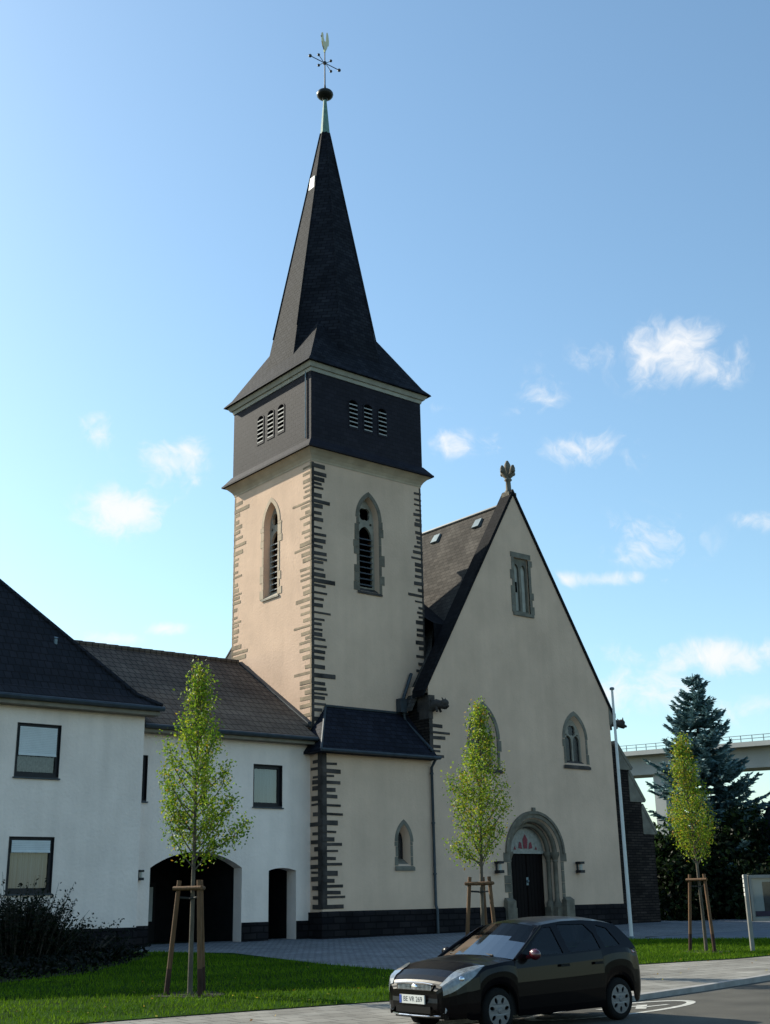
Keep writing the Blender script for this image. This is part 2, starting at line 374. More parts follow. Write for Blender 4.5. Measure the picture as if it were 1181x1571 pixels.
def arch(w, spring, rise, base, n=14, cx=0.0):
    """outline of an opening, from bottom left counter-clockwise; round, pointed or segmental"""
    pts = [(cx - w, base), (cx + w, base)]
    if rise >= w - 1e-6:
        Rr = (w * w + rise * rise) / (2 * w); a1 = math.asin(min(1, rise / Rr)); c = w - Rr
        if rise <= w + 1e-6: a1 = math.pi / 2
        rt = [(cx + c + Rr * math.cos(a1 * i / n), spring + Rr * math.sin(a1 * i / n)) for i in range(n + 1)]
        pts += rt + [(2 * cx - x, y) for x, y in reversed(rt[:-1])]
    else:
        Rr = (w * w + rise * rise) / (2 * rise); a0 = math.asin(w / Rr); cy = spring + rise - Rr
        pts += [(cx + Rr * math.sin(a0 - 2 * a0 * i / (2 * n)), cy + Rr * math.cos(a0 - 2 * a0 * i / (2 * n))) for i in range(2 * n + 1)]
    return pts
def rect(u0, u1, v0, v1): return [(u0, v0), (u1, v0), (u1, v1), (u0, v1)]
def foil(cx, cy, r, lobes=4, rot=0., n=40, depth=.28):
    return [(cx + r * (1 - depth + depth * abs(math.cos(lobes * (a - rot) / 2))) * math.cos(a), cy + r * (1 - depth + depth * abs(math.cos(lobes * (a - rot) / 2))) * math.sin(a)) for a in (2 * math.pi * i / n for i in range(n))]
def circle(cx, cy, r, n=16): return [(cx + r * math.cos(2 * math.pi * i / n), cy + r * math.sin(2 * math.pi * i / n)) for i in range(n)]

# ---------------------------------------------------------------- ground
def gz(x, y): return .12 + .0205 * (y - 14.8) + .004 * (x - 22)
def sz_(x): return .004 * (x - 14)
KERB = [(-60, 13.8), (-20, 13.9), (8, 14.0), (13, 14.1), (17, 14.5), (19.5, 14.85), (22.5, 15.4), (28, 16.5), (40, 19.2), (60, 24)]
def kerb_y(x):
    for (a, b), (c, d) in zip(KERB, KERB[1:]):
        if a <= x <= c: return b + (d - b) * (x - a) / (c - a)
    return KERB[0][1] if x < KERB[0][0] else KERB[-1][1]
def base_z(x, y):
    xc = min(max(x, -60), 60)
    if y < kerb_y(xc) + .3: return sz_(xc) - .06
    return gz(xc, min(y, 36)) - .05
xs = [-900, -400, -150, -60] + list(range(-50, 60, 5)) + [60, 90, 150, 400, 900]
ys = [-900, -300, -80, -20, 0, 10] + [12 + .5 * i for i in range(28)] + [27, 30, 33, 36, 40, 50, 70, 120, 300, 900]
gv = [(x, y, base_z(x, y)) for y in ys for x in xs]; nx = len(xs)
gf = [(j * nx + i, j * nx + i + 1, (j + 1) * nx + i + 1, (j + 1) * nx + i) for j in range(len(ys) - 1) for i in range(nx - 1)]
struct(mesh_obj('ground', gv, gf, MATS['rough_ground']), 'rough dark ground around the church plot')
KX = [k_ for k_ in KERB]
def strip(name, mat, top, bottom, zf, lab):
    v = []; f = []
    for i, ((x, y0), (x2, y1)) in enumerate(zip(bottom, top)): v += [(x, y0, zf(x, y0)), (x2, y1, zf(x2, y1))]
    for i in range(len(bottom) - 1): f.append((2 * i, 2 * i + 2, 2 * i + 3, 2 * i + 1))
    return struct(mesh_obj(name, v, f, MATS[mat]), lab)
strip('street', 'asphalt', [(x, y + .02) for x, y in KERB], [(x, 5.5 + .1 * max(0, x - 22)) for x, y in KERB], lambda x, y: sz_(x), 'worn grey asphalt street along the kerb')
strip('pavement', 'paving', [(x, max(y + 2.6, 20.2)) for x, y in KERB], [(x, y + .14) for x, y in KERB], lambda x, y: gz(x, y), 'pale slab pavement between kerb and lawns')
kb = MB()
for (a, b), (c, d) in zip(KERB, KERB[1:]):
    kb.hexa([(a, b, sz_(a) - .1), (c, d, sz_(c) - .1), (c, d + .15, sz_(c) - .1), (a, b + .15, sz_(a) - .1)],
            [(a, b, gz(a, b) + .006), (c, d, gz(c, d) + .006), (c, d + .15, gz(c, d + .15) + .006), (a, b + .15, gz(a, b + .15) + .006)])
struct(kb.build('kerb', 'kerb_stone'), 'granite kerb between street and pavement')
def flat(name, mat, pts, dz, lab):
    t = tessellate_polygon([[Vector((x, y, 0)) for x, y in pts]])
    o = mesh_obj(name, [(x, y, gz(x, y) + dz) for x, y in pts], [tuple(q) for q in t], MATS[mat])
    return struct(o, lab)
flat('forecourt', 'cobbles', [(14, 20.1), (24, 20.1), (33, 27.2), (46, 27.0), (46, 36), (14, 36)], .008, 'grey cobbled forecourt in front of the church')
flat('asphalt_path', 'asphalt_path', [(33.5, 27.0), (31, 26.4), (35, 22.6), (60, 24.5), (60, 34), (46, 34.2), (46, 27.0)], .014, 'shaded asphalt path behind the right lawn')
LAWN_L = [(-30, 17.9), (4, 17.7), (9.4, 17.35), (13.6, 16.8), (16.8, 16.6), (17.7, 17.2), (18.0, 19), (18.0, 24.6), (18.9, 30.2), (17.4, 32.6), (8, 33.3), (-30, 33.3)]
LAWN_R = [(22.2, 19.35), (26.0, 18.75), (28.5, 18.85), (36, 19.6), (38, 20.6), (35.6, 22.6), (34.4, 23.6), (31.6, 26.4), (27, 26.6), (23.2, 24.0)]
LAWN_R = [(x, y) for x, y in LAWN_R]
flat('lawn', 'lawn_ground', LAWN_L, .014, 'shaded lawn in front of the white house')
flat('lawn_right', 'lawn_ground', LAWN_R, .014, 'sunlit lawn with the tree at the right').name = 'lawn'
edge = MB()
def inside(x, y, P):
    r = False
    for (a, b), (c, d) in zip(P, P[1:] + P[:1]):
        if (b > y) != (d > y) and x < (c - a) * (y - b) / (d - b) + a: r = not r
    return r
def grass(name, P, box, n, seed, lab):
    rg = np.random.default_rng(seed); X = rg.uniform(box[0], box[1], n); Y = rg.uniform(box[2], box[3], n)
    keep = np.array([inside(x, y, P) for x, y in zip(X, Y)]); X, Y = X[keep], Y[keep]; n = len(X)
    Z = .12 + .0205 * (Y - 14.8) + .004 * (X - 22) + .010
    h = rg.uniform(.03, .085, n); a = rg.uniform(0, 6.28, n); w = rg.uniform(.006, .014, n); lean = rg.uniform(-.04, .04, (n, 2))
    A = np.stack([X - np.cos(a) * w, Y - np.sin(a) * w, Z], 1); B = np.stack([X + np.cos(a) * w, Y + np.sin(a) * w, Z], 1); C_ = np.stack([X + lean[:, 0], Y + lean[:, 1], Z + h], 1)
    V = np.stack([A, B, C_], 1).reshape(-1, 3); Fc = np.arange(3 * n).reshape(-1, 3)
    o = mesh_obj(name, V.tolist(), Fc.tolist(), MATS['grass_blade'])
    t = rg.uniform(0, 1, n)[:, None]; t = np.clip(t * .6 + .4 * (.5 + .25 * (np.sin(X * 1.7 + 1.3 * np.sin(Y * 1.1)) + np.sin(Y * 2.3 + X * .6)))[:, None] + rg.normal(0, .08, (n, 1)), 0, 1); col = (1 - t) * np.array([.018, .062, .003]) + t * np.array([.145, .25, .012])
    set_tint(o.data, np.repeat(col, 3, 0)); tag(o, lab, 'grass', kind='stuff')
def set_tint(me, cols):
    at = me.color_attributes.new('tint', 'FLOAT_COLOR', 'CORNER'); a = np.ones((len(cols), 4)); a[:, :3] = cols; at.data.foreach_set('color', a.ravel())
grass('grass', LAWN_L, (3, 18.2, 16.4, 33), 60000, 3, 'short green grass on the lawn before the white house')
grass('grass', LAWN_R, (22, 38, 18.5, 27), 42000, 4, 'short bright grass on the sunlit lawn at the right')

rl = np.random.default_rng(8); LP = []
for (cx0, cy0, n_, sx_, sy_) in ((12.5, 19.0, 46, 2.6, 1.4), (19.3, 18.6, 40, 2.2, 1.2), (27.2, 19.6, 46, 2.2, .9), (16, 24, 30, 4, 4), (25, 17.2, 24, 3, 1.0)):
    for i in range(n_):
        x_, y_ = cx0 + rl.normal() * sx_, cy0 + rl.normal() * sy_
        if y_ > kerb_y(x_) + .2: LP.append((x_, y_, gz(x_, y_) + .035))
LP = np.array(LP); a_ = rl.uniform(0, 6.28, len(LP)); sz2 = rl.uniform(.02, .04, len(LP)); tl_ = rl.uniform(-.012, .012, (len(LP), 2))
dl = np.stack([np.cos(a_), np.sin(a_)], 1) * sz2[:, None]; pl_ = np.stack([-np.sin(a_), np.cos(a_)], 1) * sz2[:, None] * .6
LV = []
for p_, d_, q_, t_ in zip(LP, dl, pl_, tl_): LV += [(p_[0] - d_[0], p_[1] - d_[1], p_[2] + t_[0]), (p_[0] + q_[0], p_[1] + q_[1], p_[2] + t_[1]), (p_[0] + d_[0], p_[1] + d_[1], p_[2] - t_[0]), (p_[0] - q_[0], p_[1] - q_[1], p_[2] - t_[1])]
fl_ = mesh_obj('fallen_leaves', LV, [(4 * i, 4 * i + 1, 4 * i + 2, 4 * i + 3) for i in range(len(LP))], MATS['leaf'])
set_tint(fl_.data, np.repeat(np.array([[.34, .22, .03], [.28, .12, .02], [.36, .30, .04]])[rl.integers(0, 3, len(LP))], 4, 0)); tag(fl_, 'scattered yellow fallen leaves on lawn and pavement', 'leaves', kind='stuff')
flat('shade_bed', 'soil', [(-30, 24.6), (9.6, 24.8), (12.6, 26.2), (15.4, 29.2), (16.8, 31.0), (17.3, 32.4), (14, 33.9), (-30, 33.9)], .030, 'near-black bed along the white house, shade put into its colour')  # bed widened and darkened to paint in the shade by the house
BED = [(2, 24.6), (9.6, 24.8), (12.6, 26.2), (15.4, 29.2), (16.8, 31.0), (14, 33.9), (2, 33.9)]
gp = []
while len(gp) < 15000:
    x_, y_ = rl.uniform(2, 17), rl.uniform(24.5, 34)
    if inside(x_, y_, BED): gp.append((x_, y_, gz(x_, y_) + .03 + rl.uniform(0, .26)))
# ring and strokes painted on the road behind the car
rp = MB(); n = 40
ell = lambda a, k_: (15.75 + (1.95 + k_) * math.cos(a), 13.72 + (.60 + k_ * .6) * math.sin(a) + .06 * math.cos(a) * 1.95)
for i in range(n):
    a, b = 2 * math.pi * i / n, 2 * math.pi * (i + 1) / n
    P = [ell(a, -.10), ell(b, -.10), ell(b, .10), ell(a, .10)]; rp.poly([(x, y, sz_(x) + .005) for x, y in P])
for P in ([(16.2, 13.45), (16.75, 13.88), (16.60, 13.98), (16.05, 13.55)], [(16.35, 13.62), (17.0, 13.60), (17.0, 13.68), (16.4, 13.72)], [(15.6, 13.9), (16.5, 13.80), (16.5, 13.90), (15.6, 14.0)]):
    rp.poly([(x, y, sz_(x) + .0055) for x, y in P])
struct(rp.build('road_marking', 'road_paint'), 'worn white ring painted on the street behind the car')

# ---------------------------------------------------------------- church
church = thing('church', 'cream plastered church with dark slate spire, steep gable and arched portal', 'church', (30, 36, .6))
Mf = lambda Y, X=0.: (lambda u, v, w: (X + u, Y + w, v))
Ml = lambda Xl, Yc: (lambda u, v, w: (Xl + w, Yc - u, v))
TX, TY, TH = 28.26, 38.40, 2.80                 # tower centre and half width
XL, XR, YF, YB = TX - TH, TX + TH, TY - TH, TY + TH
FY = 34.39                                      # facade plane
# tower shaft
bw = dict(w=.46, sp=16.25, ri=.85, ba=13.35)
bo = arch(.50, 16.25, .95, 13.25); bi = arch(.45, 16.25, .88, 13.42)
tw = MB()
tw.wall(rect(-TH, TH, .3, 18.6), [(bo, bi, .30)], Mf(YF, TX))
tw.wall(rect(-TH, TH, .3, 18.6), [(bo, bi, .30)], Ml(XL, TY))
tw.poly([(XR, YF, .3), (XR, YB, .3), (XR, YB, 18.6), (XR, YF, 18.6)]); tw.poly([(XL, YB, .3), (XR, YB, .3), (XR, YB, 18.6), (XL, YB, 18.6)])
tower = tw.build('tower_wall', 'church_plaster', church, recalc=False)
# cove under the slate storey
cv = MB()
prof = [(2.815, 18.16), (2.83, 18.24), (2.90, 18.36), (3.02, 18.49), (3.13, 18.58)]
for (h0, z0), (h1, z1) in zip(prof, prof[1:]):
    for k in range(4):
        c0 = [(-1, -1), (1, -1), (1, 1), (-1, 1)][k]; c1 = [(1, -1), (1, 1), (-1, 1), (-1, -1)][k]
        cv.poly([(TX + c0[0] * h0, TY + c0[1] * h0, z0), (TX + c1[0] * h0, TY + c1[1] * h0, z0), (TX + c1[0] * h1, TY + c1[1] * h1, z1), (TX + c0[0] * h1, TY + c0[1] * h1, z1)])
cv.build('cornice', 'cornice_stone', church)
def frustum(mb, h0, z0, h1, z1):
    cs = [(-1, -1), (1, -1), (1, 1), (-1, 1)]
    mb.hexa([(TX + a * h0, TY + b * h0, z0) for a, b in cs], [(TX + a * h1, TY + b * h1, z1) for a, b in cs])
# flared slate skirt and slate storey
sk = MB(); frustum(sk, 3.22, 18.585, 3.22, 18.66); frustum(sk, 3.20, 18.66, 2.90, 19.05); sk.build('slate_skirt', 'slate_cladding', church)
BH = 2.87
lo = [(cx, arch(.23, 21.10, .12, 19.97, 4, cx)) for cx in (-.76, 0, .76)]
bx = MB()
for M_ in (Mf(TY - BH, TX), Ml(TX - BH, TY)):
    bx.wall(rect(-BH, BH, 19.0, 22.1), [(o, o, .30) for _, o in lo], M_)
bx.poly([(TX + BH, TY - BH, 19), (TX + BH, TY + BH, 19), (TX + BH, TY + BH, 22.1), (TX + BH, TY - BH, 22.1)]); bx.poly([(TX - BH, TY + BH, 19), (TX + BH, TY + BH, 19), (TX + BH, TY + BH, 22.1), (TX - BH, TY + BH, 22.1)])
bx.build('slate_belfry', 'slate_cladding', church, recalc=False)
for M_ in (Mf(TY - BH, TX), Ml(TX - BH, TY)):
    for cx, o in lo:
        fm = MB(); fm.plate(arch(.265, 21.10, .16, 19.93, 4, cx), [arch(.21, 21.10, .10, 20.0, 4, cx)], M_, -.02, .06)
        fr = fm.build('louvre_window', 'slate_cladding', church)
        s_ = MB()
        for k in range(6):
            z = 20.02 + k * .19; hw = .22
            s_.hexa([M_(cx - hw, z, -.02), M_(cx + hw, z, -.02), M_(cx + hw, z + .10, .16), M_(cx - hw, z + .10, .16)], [M_(cx - hw, z + .05, -.02), M_(cx + hw, z + .05, -.02), M_(cx + hw, z + .13, .16), M_(cx - hw, z + .13, .16)])
        s_.build('slats', 'louvre_grey', fr)
        v_ = MB(); v_.poly([M_(u, v, .29) for u, v in o]); v_.build('void', 'void', fr)
# drainpipe-like lightning conductor on the slate storey
lp = MB(); lp.tube([(TX - BH - .04, TY - BH + .32, 19.15), (TX - BH - .04, TY - BH + .32, 22.0)], .028, 6); lp.build('conductor', 'zinc', church)
# eave trim and spire
et = MB(); frustum(et, 2.90, 21.95, 2.94, 22.10); frustum(et, 3.00, 22.10, 3.10, 22.27); et.build('eave_trim', 'eave_trim', church)
sp = MB()
frustum(sp, 3.22, 22.275, 3.20, 22.33)
cs = [(-1, -1), (1, -1), (1, 1), (-1, 1)]
rings = [(3.20, 22.33), (2.96, 22.60), (1.52, 25.15), (.9, 26.2)]
for (h0, z0), (h1, z1) in zip(rings, rings[1:]): frustum(sp, h0, z0, h1, z1)
def octo(r, z): return [(TX + r / math.cos(R_(22.5)) * math.cos(R_(22.5 + 45 * k)), TY + r / math.cos(R_(22.5)) * math.sin(R_(22.5 + 45 * k)), z) for k in range(8)]
sp.hexa(octo(2.62, 22.6), octo(.205, 35.95))
spire = sp.build('spire', 'slate_spire', church)
hp = MB()
for k in range(8):
    a, b = octo(2.19, 25.0)[k], octo(.215, 35.9)[k]; hp.tube([a, b], .035, 5)
hp.build('hip_ridges', 'slate_spire', spire)
cp = MB(); cp.hexa(octo(.215, 35.9), octo(.07, 37.85)); cp.build('copper_cap', 'copper', spire)
kb_ = MB(); kb_.ball((TX, TY, 38.12), .40, 20, 12, (1, 1, .62)); kb_.lathe([(.09, 37.8), (.14, 37.88), (.09, 37.95)], (TX, TY, 0)); kb_.build('ball', 'dark_bronze', spire, smooth=40)
cx_ = MB()
cx_.tube([(TX, TY, 38.3), (TX, TY, 38.7), (TX, TY, 40.7)], [.075, .035, .025], 8)
cx_.tube([(TX - .86, TY, 39.92), (TX + .86, TY, 39.92)], .024, 6)
for s in (-1, 1):
    cx_.ball((TX + s * .86, TY, 39.92), .085, 8, 6)
    for t in (-1, 1):
        cx_.tube([(TX + s * .1, TY, 39.92 + t * .05), (TX + s * .33, TY, 39.92 + t * .27)], .016, 5); cx_.ball((TX + s * .36, TY, 39.92 + t * .30), .072, 8, 6)
cx_.ball((TX, TY, 39.92), .10, 8, 6)
cx_.build('cross', 'iron', spire)
# weathercock: a gilded plate cut to a cock's outline, turned nearly edge-on
ck = [(-.42, .55), (-.52, .46), (-.44, .42), (-.40, .20), (-.28, .02), (-.10, -.10), (-.05, -.22), (.05, -.22), (.08, -.10), (.24, .06), (.38, .30), (.55, .42), (.60, .70), (.50, .98), (.36, 1.08), (.30, .86), (.26, .60), (.12, .40), (-.08, .38), (-.20, .50), (-.22, .66), (-.32, .74), (-.40, .68)]
ca = R_(28.0); dx, dy = math.cos(ca), math.sin(ca)
cm = MB(); cm.prism([(TX + u * .75 * dx + .02 * dy, TY + u * .75 * dy - .02 * dx, 40.75 + v * 1.05) for u, v in ck], (-.05 * dy, .05 * dx, 0)); cm.build('weathercock', 'gold', spire)
# pale hatch on the left spire slope
hz = 32.9; hr = 2.62 - (hz - 22.6) * (2.62 - .205) / 13.35
ht = MB(); ht.hexa([(TX - hr - .06, TY - .22, hz - .40), (TX - hr - .06, TY + .22, hz - .40), (TX - hr + .20, TY + .22, hz - .40), (TX - hr + .20, TY - .22, hz - .40)],
                   [(TX - hr + .02, TY - .17, hz + .40), (TX - hr + .02, TY + .17, hz + .40), (TX - hr + .2, TY + .17, hz + .40), (TX - hr + .2, TY - .17, hz + .40)])
ht.build('roof_hatch', 'white_metal', spire)
# quoins; tower front coloured dark for shade, left face pale for sun
def quoins(name, mat, M_, sgn, z0, z1, strip_w, lmin, lmax, seed, longer=.12):
    r = random.Random(seed); mb = MB(); z = z0
    lo_, hi_ = sorted((0, sgn * strip_w))
    P = [M_(lo_, z0, -.005), M_(hi_, z0, -.005), M_(hi_, z0, .05), M_(lo_, z0, .05)]; Q = [M_(lo_, z1, -.005), M_(hi_, z1, -.005), M_(hi_, z1, .05), M_(lo_, z1, .05)]
    mb.hexa(P, Q)
    while z < z1 - .2:
        h = r.uniform(.07, .17); L = r.uniform(lmin, lmax) if r.random() > longer else lmax * r.uniform(1.15, 1.6); w = -r.uniform(.006, .014) if mat == 'quoin_sunlit' else -r.uniform(.014, .026)
        a, b = sorted((0, sgn * L)); j = r.uniform(-.015, .015)
        mb.hexa([M_(a, z, w), M_(b, z + j, w), M_(b, z + j, .05), M_(a, z, .05)], [M_(a, z + h, w), M_(b, z + h + j, w), M_(b, z + h + j, .05), M_(a, z + h, .05)])
        z += h + r.uniform(.05, .22)
    return mb.build(name, mat, church)
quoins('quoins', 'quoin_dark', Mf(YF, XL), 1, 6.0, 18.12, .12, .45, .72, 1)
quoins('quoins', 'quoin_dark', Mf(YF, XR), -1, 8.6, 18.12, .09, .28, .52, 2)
quoins('quoins', 'quoin_sunlit', Ml(XL, YF), -1, 6.0, 18.12, .10, .40, .80, 3)
quoins('quoins', 'quoin_sunlit', Ml(XL, YB), 1, 10.0, 18.12, .10, .35, .75, 4)
# belfry windows of the tower; front parts painted for shade, left parts for sun
def surround(mb, w, sp_, ri, ba, M_, cx, seed, band=.16, proud=.018, tooth=.17, sill=True):
    r = random.Random(seed)
    a = arch(w, sp_, ri, ba, 12, cx)[2:]; b = arch(w + band, sp_, ri + band * 1.25, ba, 12, cx)[2:]
    mb.ring(a, b, M_, -proud, .05)
    for s in (-1, 1):
        z = ba
        while z < sp_ - .03:
            h = min(r.uniform(.28, .46), sp_ - z); L = band * .75 + (tooth if r.random() > .5 else 0) * r.uniform(.5, 1)
            u0, u1 = sorted((cx + s * w, cx + s * (w + L)))
            mb.hexa([M_(u0, z, -proud), M_(u1, z, -proud), M_(u1, z, .05), M_(u0, z, .05)], [M_(u0, z + h - .012, -proud), M_(u1, z + h - .012, -proud), M_(u1, z + h - .012, .05), M_(u0, z + h - .012, .05)])
            z += h
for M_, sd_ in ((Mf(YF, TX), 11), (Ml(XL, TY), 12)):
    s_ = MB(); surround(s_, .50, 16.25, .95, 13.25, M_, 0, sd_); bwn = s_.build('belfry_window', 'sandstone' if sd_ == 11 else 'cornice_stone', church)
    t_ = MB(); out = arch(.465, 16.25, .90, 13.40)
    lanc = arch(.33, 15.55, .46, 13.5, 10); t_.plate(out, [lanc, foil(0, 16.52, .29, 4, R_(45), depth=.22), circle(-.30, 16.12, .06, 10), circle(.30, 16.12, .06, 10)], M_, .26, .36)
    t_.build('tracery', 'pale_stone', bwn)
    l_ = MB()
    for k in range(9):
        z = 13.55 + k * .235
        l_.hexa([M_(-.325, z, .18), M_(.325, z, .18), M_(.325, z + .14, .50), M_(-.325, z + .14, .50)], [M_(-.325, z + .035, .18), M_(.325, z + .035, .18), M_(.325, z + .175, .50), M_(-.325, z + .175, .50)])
    l_.build('louvres', 'louvre_shaded' if sd_ == 11 else 'louvre_grey', bwn)
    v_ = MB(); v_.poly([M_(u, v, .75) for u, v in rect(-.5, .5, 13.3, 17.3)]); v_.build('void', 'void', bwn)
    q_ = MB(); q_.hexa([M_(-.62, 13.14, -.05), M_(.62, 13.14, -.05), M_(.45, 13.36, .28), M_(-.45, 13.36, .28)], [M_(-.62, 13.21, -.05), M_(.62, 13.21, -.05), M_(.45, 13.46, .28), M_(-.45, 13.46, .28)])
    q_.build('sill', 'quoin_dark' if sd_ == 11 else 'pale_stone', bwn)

# lean-to (baptistery) in front of the tower
AXL, AXR = 25.04, 30.08
an = MB(); aw_o = arch(.30, 3.75, .62, 2.92, 10, 28.70); aw_i = arch(.18, 3.75, .42, 3.12, 10, 28.72)
an.wall(rect(AXL, AXR, .3, 6.85), [(aw_o, aw_i, .32)], Mf(FY + .004))
an.poly([(AXL, FY + .004, .3), (AXL, 36, .3), (AXL, 36, 6.85), (AXL, FY + .004, 6.85)])
an.build('annex_wall', 'church_plaster', church, recalc=False)
s_ = MB(); surround(s_, .30, 3.75, .62, 2.92, Mf(FY + .004), 28.70, 21, .13, .018, .06); aw = s_.build('annex_window', 'grey_stone', church)
g_ = MB(); g_.poly([(u, FY + .33, v) for u, v in arch(.19, 3.75, .44, 3.1, 10, 28.72)]); g_.build('glass', 'leaded_glass', aw)
q_ = MB(); q_.hexa([(28.24, FY - .05, 2.74), (29.16, FY - .05, 2.74), (28.95, FY + .32, 2.95), (28.45, FY + .32, 2.95)], [(28.24, FY - .05, 2.86), (29.16, FY - .05, 2.86), (28.95, FY + .32, 3.16), (28.45, FY + .32, 3.16)]); q_.build('sill', 'grey_stone', aw)
quoins('quoins', 'quoin_dark', Mf(FY + .004, AXL), 1, 1.5, 6.75, .20, .50, .98, 5, .04)
quoins('quoins', 'quoin_dark', Ml(AXL, FY + .004), -1, 1.5, 6.75, .25, .45, .68, 6, .02)
ar = MB()
E0, E1, T0, T1 = (24.74, 34.02, 6.80), (30.18, 34.02, 6.80), (26.10, YF + .02, 8.60), (30.08, YF + .02, 8.60)
ar.poly([E0, E1, T1, T0]); ar.poly([(24.74, 35.6, 6.80), E0, T0, (25.46, 35.6, 7.75)])
ar.poly([(E0[0], E0[1], 6.72), (E1[0], E1[1], 6.72), E1, E0]); ar.poly([(24.74, 35.6, 6.72), (24.74, 34.02, 6.72), E0, (24.74, 35.6, 6.8)])
ar.poly([(24.74, 34.02, 6.72), (30.18, 34.02, 6.72), (30.18, 34.5, 6.72), (24.74, 35.6, 6.72)]); ar.poly([E1, (30.18, 34.5, 6.8), T1])
aroof = ar.build('annex_roof', 'slate_blue', church)
g_ = MB(); g_.tube([(24.70, 33.96, 6.78), (30.22, 33.96, 6.78)], .065, 8); g_.tube([E0, T0], .05, 6); g_.tube([(26.05, YF - .01, 8.62), (30.08, YF - .01, 8.62)], .05, 6); g_.build('gutter', 'zinc_dark', aroof)

# gable facade
AP, SL = (35.29, 18.35), 1.675
gl, gr = 30.08, 40.52
zl = AP[1] - SL * (AP[0] - gl); zr = AP[1] - SL * (gr - AP[0])
pc = 35.44
po = arch(1.42, 3.40, 1.36, .6, 16, pc); pi_ = arch(.98, 3.50, .90, .6, 16, pc + .10)
w1o = arch(.62, 8.05, .98, 7.02, 12, 38.22); w1i = arch(.50, 8.05, .84, 7.10, 12, 38.22)
w2o = arch(.72, 7.75, 1.28, 6.60, 12, 32.94); w2i = arch(.58, 7.75, 1.10, 6.70, 12, 32.94)
no = rect(35.12, 35.98, 13.12, 15.52)
gw = MB()
gw.wall([(gl, .3), (gr, .3), (gr, zr), AP, (gl, zl)], [(po, pi_, .75), (w1o, w1i, .22), (w2o, w2i, .22), (no, no, .22)], Mf(FY))
gw.poly([(gl, FY, .3), (gl, 36.2, .3), (gl, 36.2, zl), (gl, FY, zl)]); gw.poly([(gr, FY, .3), (gr, 35, .3), (gr, 35, zr), (gr, FY, zr)])
gw.poly([(gl, 34.9, .3), (gr, 34.9 + .3, .3), (gr, 35.2, zr), (AP[0], 35.0, AP[1]), (gl, 34.9, zl)]) if False else None
gable = gw.build('gable_wall', 'church_plaster', church, recalc=False)
co = MB()
def coping(x0, z0, x1, z1):
    t = .16; co.hexa([(x0, FY - .05, z0), (x1, FY - .05, z1), (x1, FY + .62, z1), (x0, FY + .62, z0)], [(x0, FY - .05, z0 + t * 1.6), (x1, FY - .05, z1 + t * 1.6), (x1, FY + .62, z1 + t * 1.6), (x0, FY + .62, z0 + t * 1.6)])
coping(gl - .28, zl - SL * .28 - .02, AP[0], AP[1]); coping(AP[0], AP[1], gr + .28, zr - SL * .28 - .02)
co.build('coping', 'slate_dark', church)
# shoulder blocks and carved spouts at the gable feet
kn = MB(); kn.hexa([(gr - .02, FY - .02, 8.75), (gr + .42, FY - .02, 9.15), (gr + .42, FY + .6, 9.15), (gr - .02, FY + .6, 8.75)], [(gr - .02, FY - .02, 9.75), (gr + .42, FY - .02, 9.32), (gr + .42, FY + .6, 9.32), (gr - .02, FY + .6, 9.75)])
kn.build('kneeler', 'grey_stone', church)
kn = MB(); kn.box(gl - .05, gl + .26, FY - .07, FY + .6, 8.62, 9.2); kn.box(gl - .05, gl + .18, FY - .04, FY + .5, 8.3, 8.62); kn.build('kneeler', 'quoin_dark', church)
def gargoyle(p, d, k=1.):
    d = Vector(d).normalized() * k; p = Vector(p); mb = MB()
    pth = [p - d * .1, p + d * .25 + uz * .04, p + d * .55 + uz * .02, p + d * .78 - uz * .02, p + d * 1.0 - uz * .12]
    mb.tube(pth, [.24, .20, .15, .17, .10], 8)
    hd = p + d * .85; sd2 = d.cross(uz)
    mb.ball(hd + uz * .05, .17, 8, 6, (1, 1, .9)); mb.tube([hd + d * .1 - uz * .06, hd + d * .28 - uz * .10], [.09, .05], 6)
    for s in (-1, 1):
        mb.tube([hd + sd2 * .10 * s + uz * .12, hd + sd2 * .20 * s + uz * .26 - d * .06], [.05, .01], 5)
        mb.tube([p + d * .3 + sd2 * .12 * s, p + d * .42 + sd2 * .20 * s - uz * .26], [.07, .05], 6); mb.tube([p + d * .15 + sd2 * .1 * s + uz * .1, p + sd2 * .3 * s + uz * .22], [.10, .03], 5)
    return mb.build('gargoyle', 'quoin_dark', church, smooth=60)
gargoyle((gr + .2, FY + .35, 8.95), (1, -.15, 0)); gargoyle((gl + .22, FY - .02, 8.80), (.25, -1, 0), .62)
quoins('quoins', 'quoin_dark', Mf(FY, gl), 1, 6.85, 8.3, .18, .50, .80, 7, .15)
sq = MB(); sq.box(gl - .022, gl + .05, FY + .02, 35.6, 6.75, 9.3); sq.build('side_masonry', 'rubble_side', church)
# finial
fn = MB(); fx, fz = AP[0] + .06, 18.45
fn.box(fx - .26, fx + .26, FY + .02, FY + .54, fz - .25, fz + .05); fy = FY + .28
fn.lathe([(.22, fz + .05), (.20, fz + .15), (.14, fz + .22), (.12, fz + .62), (.19, fz + .68), (.19, fz + .74), (.12, fz + .80), (.11, fz + 1.0), (.15, fz + 1.25), (.16, fz + 1.45), (.10, fz + 1.58), (.06, fz + 1.66), (0, fz + 1.68)], (fx, fy, 0), n=8)
for s, t in ((-1, 0), (1, 0), (0, 1), (0, -1)):
    fn.tube([(fx + s * .06, fy + t * .06, fz + .80), (fx + s * .24, fy + t * .24, fz + 1.0), (fx + s * .36, fy + t * .36, fz + 1.22), (fx + s * .38, fy + t * .38, fz + 1.36)], [.07, .11, .13, .05], 7)
    fn.ball((fx + s * .40, fy + t * .40, fz + 1.08), .10, 7, 5)
fn.v = [(fx + (a - fx) * .88, fy + (b - fy) * .88, fz + (c - fz) * .94) for a, b, c in fn.v]
fn.build('finial', 'grey_stone', church, smooth=50)
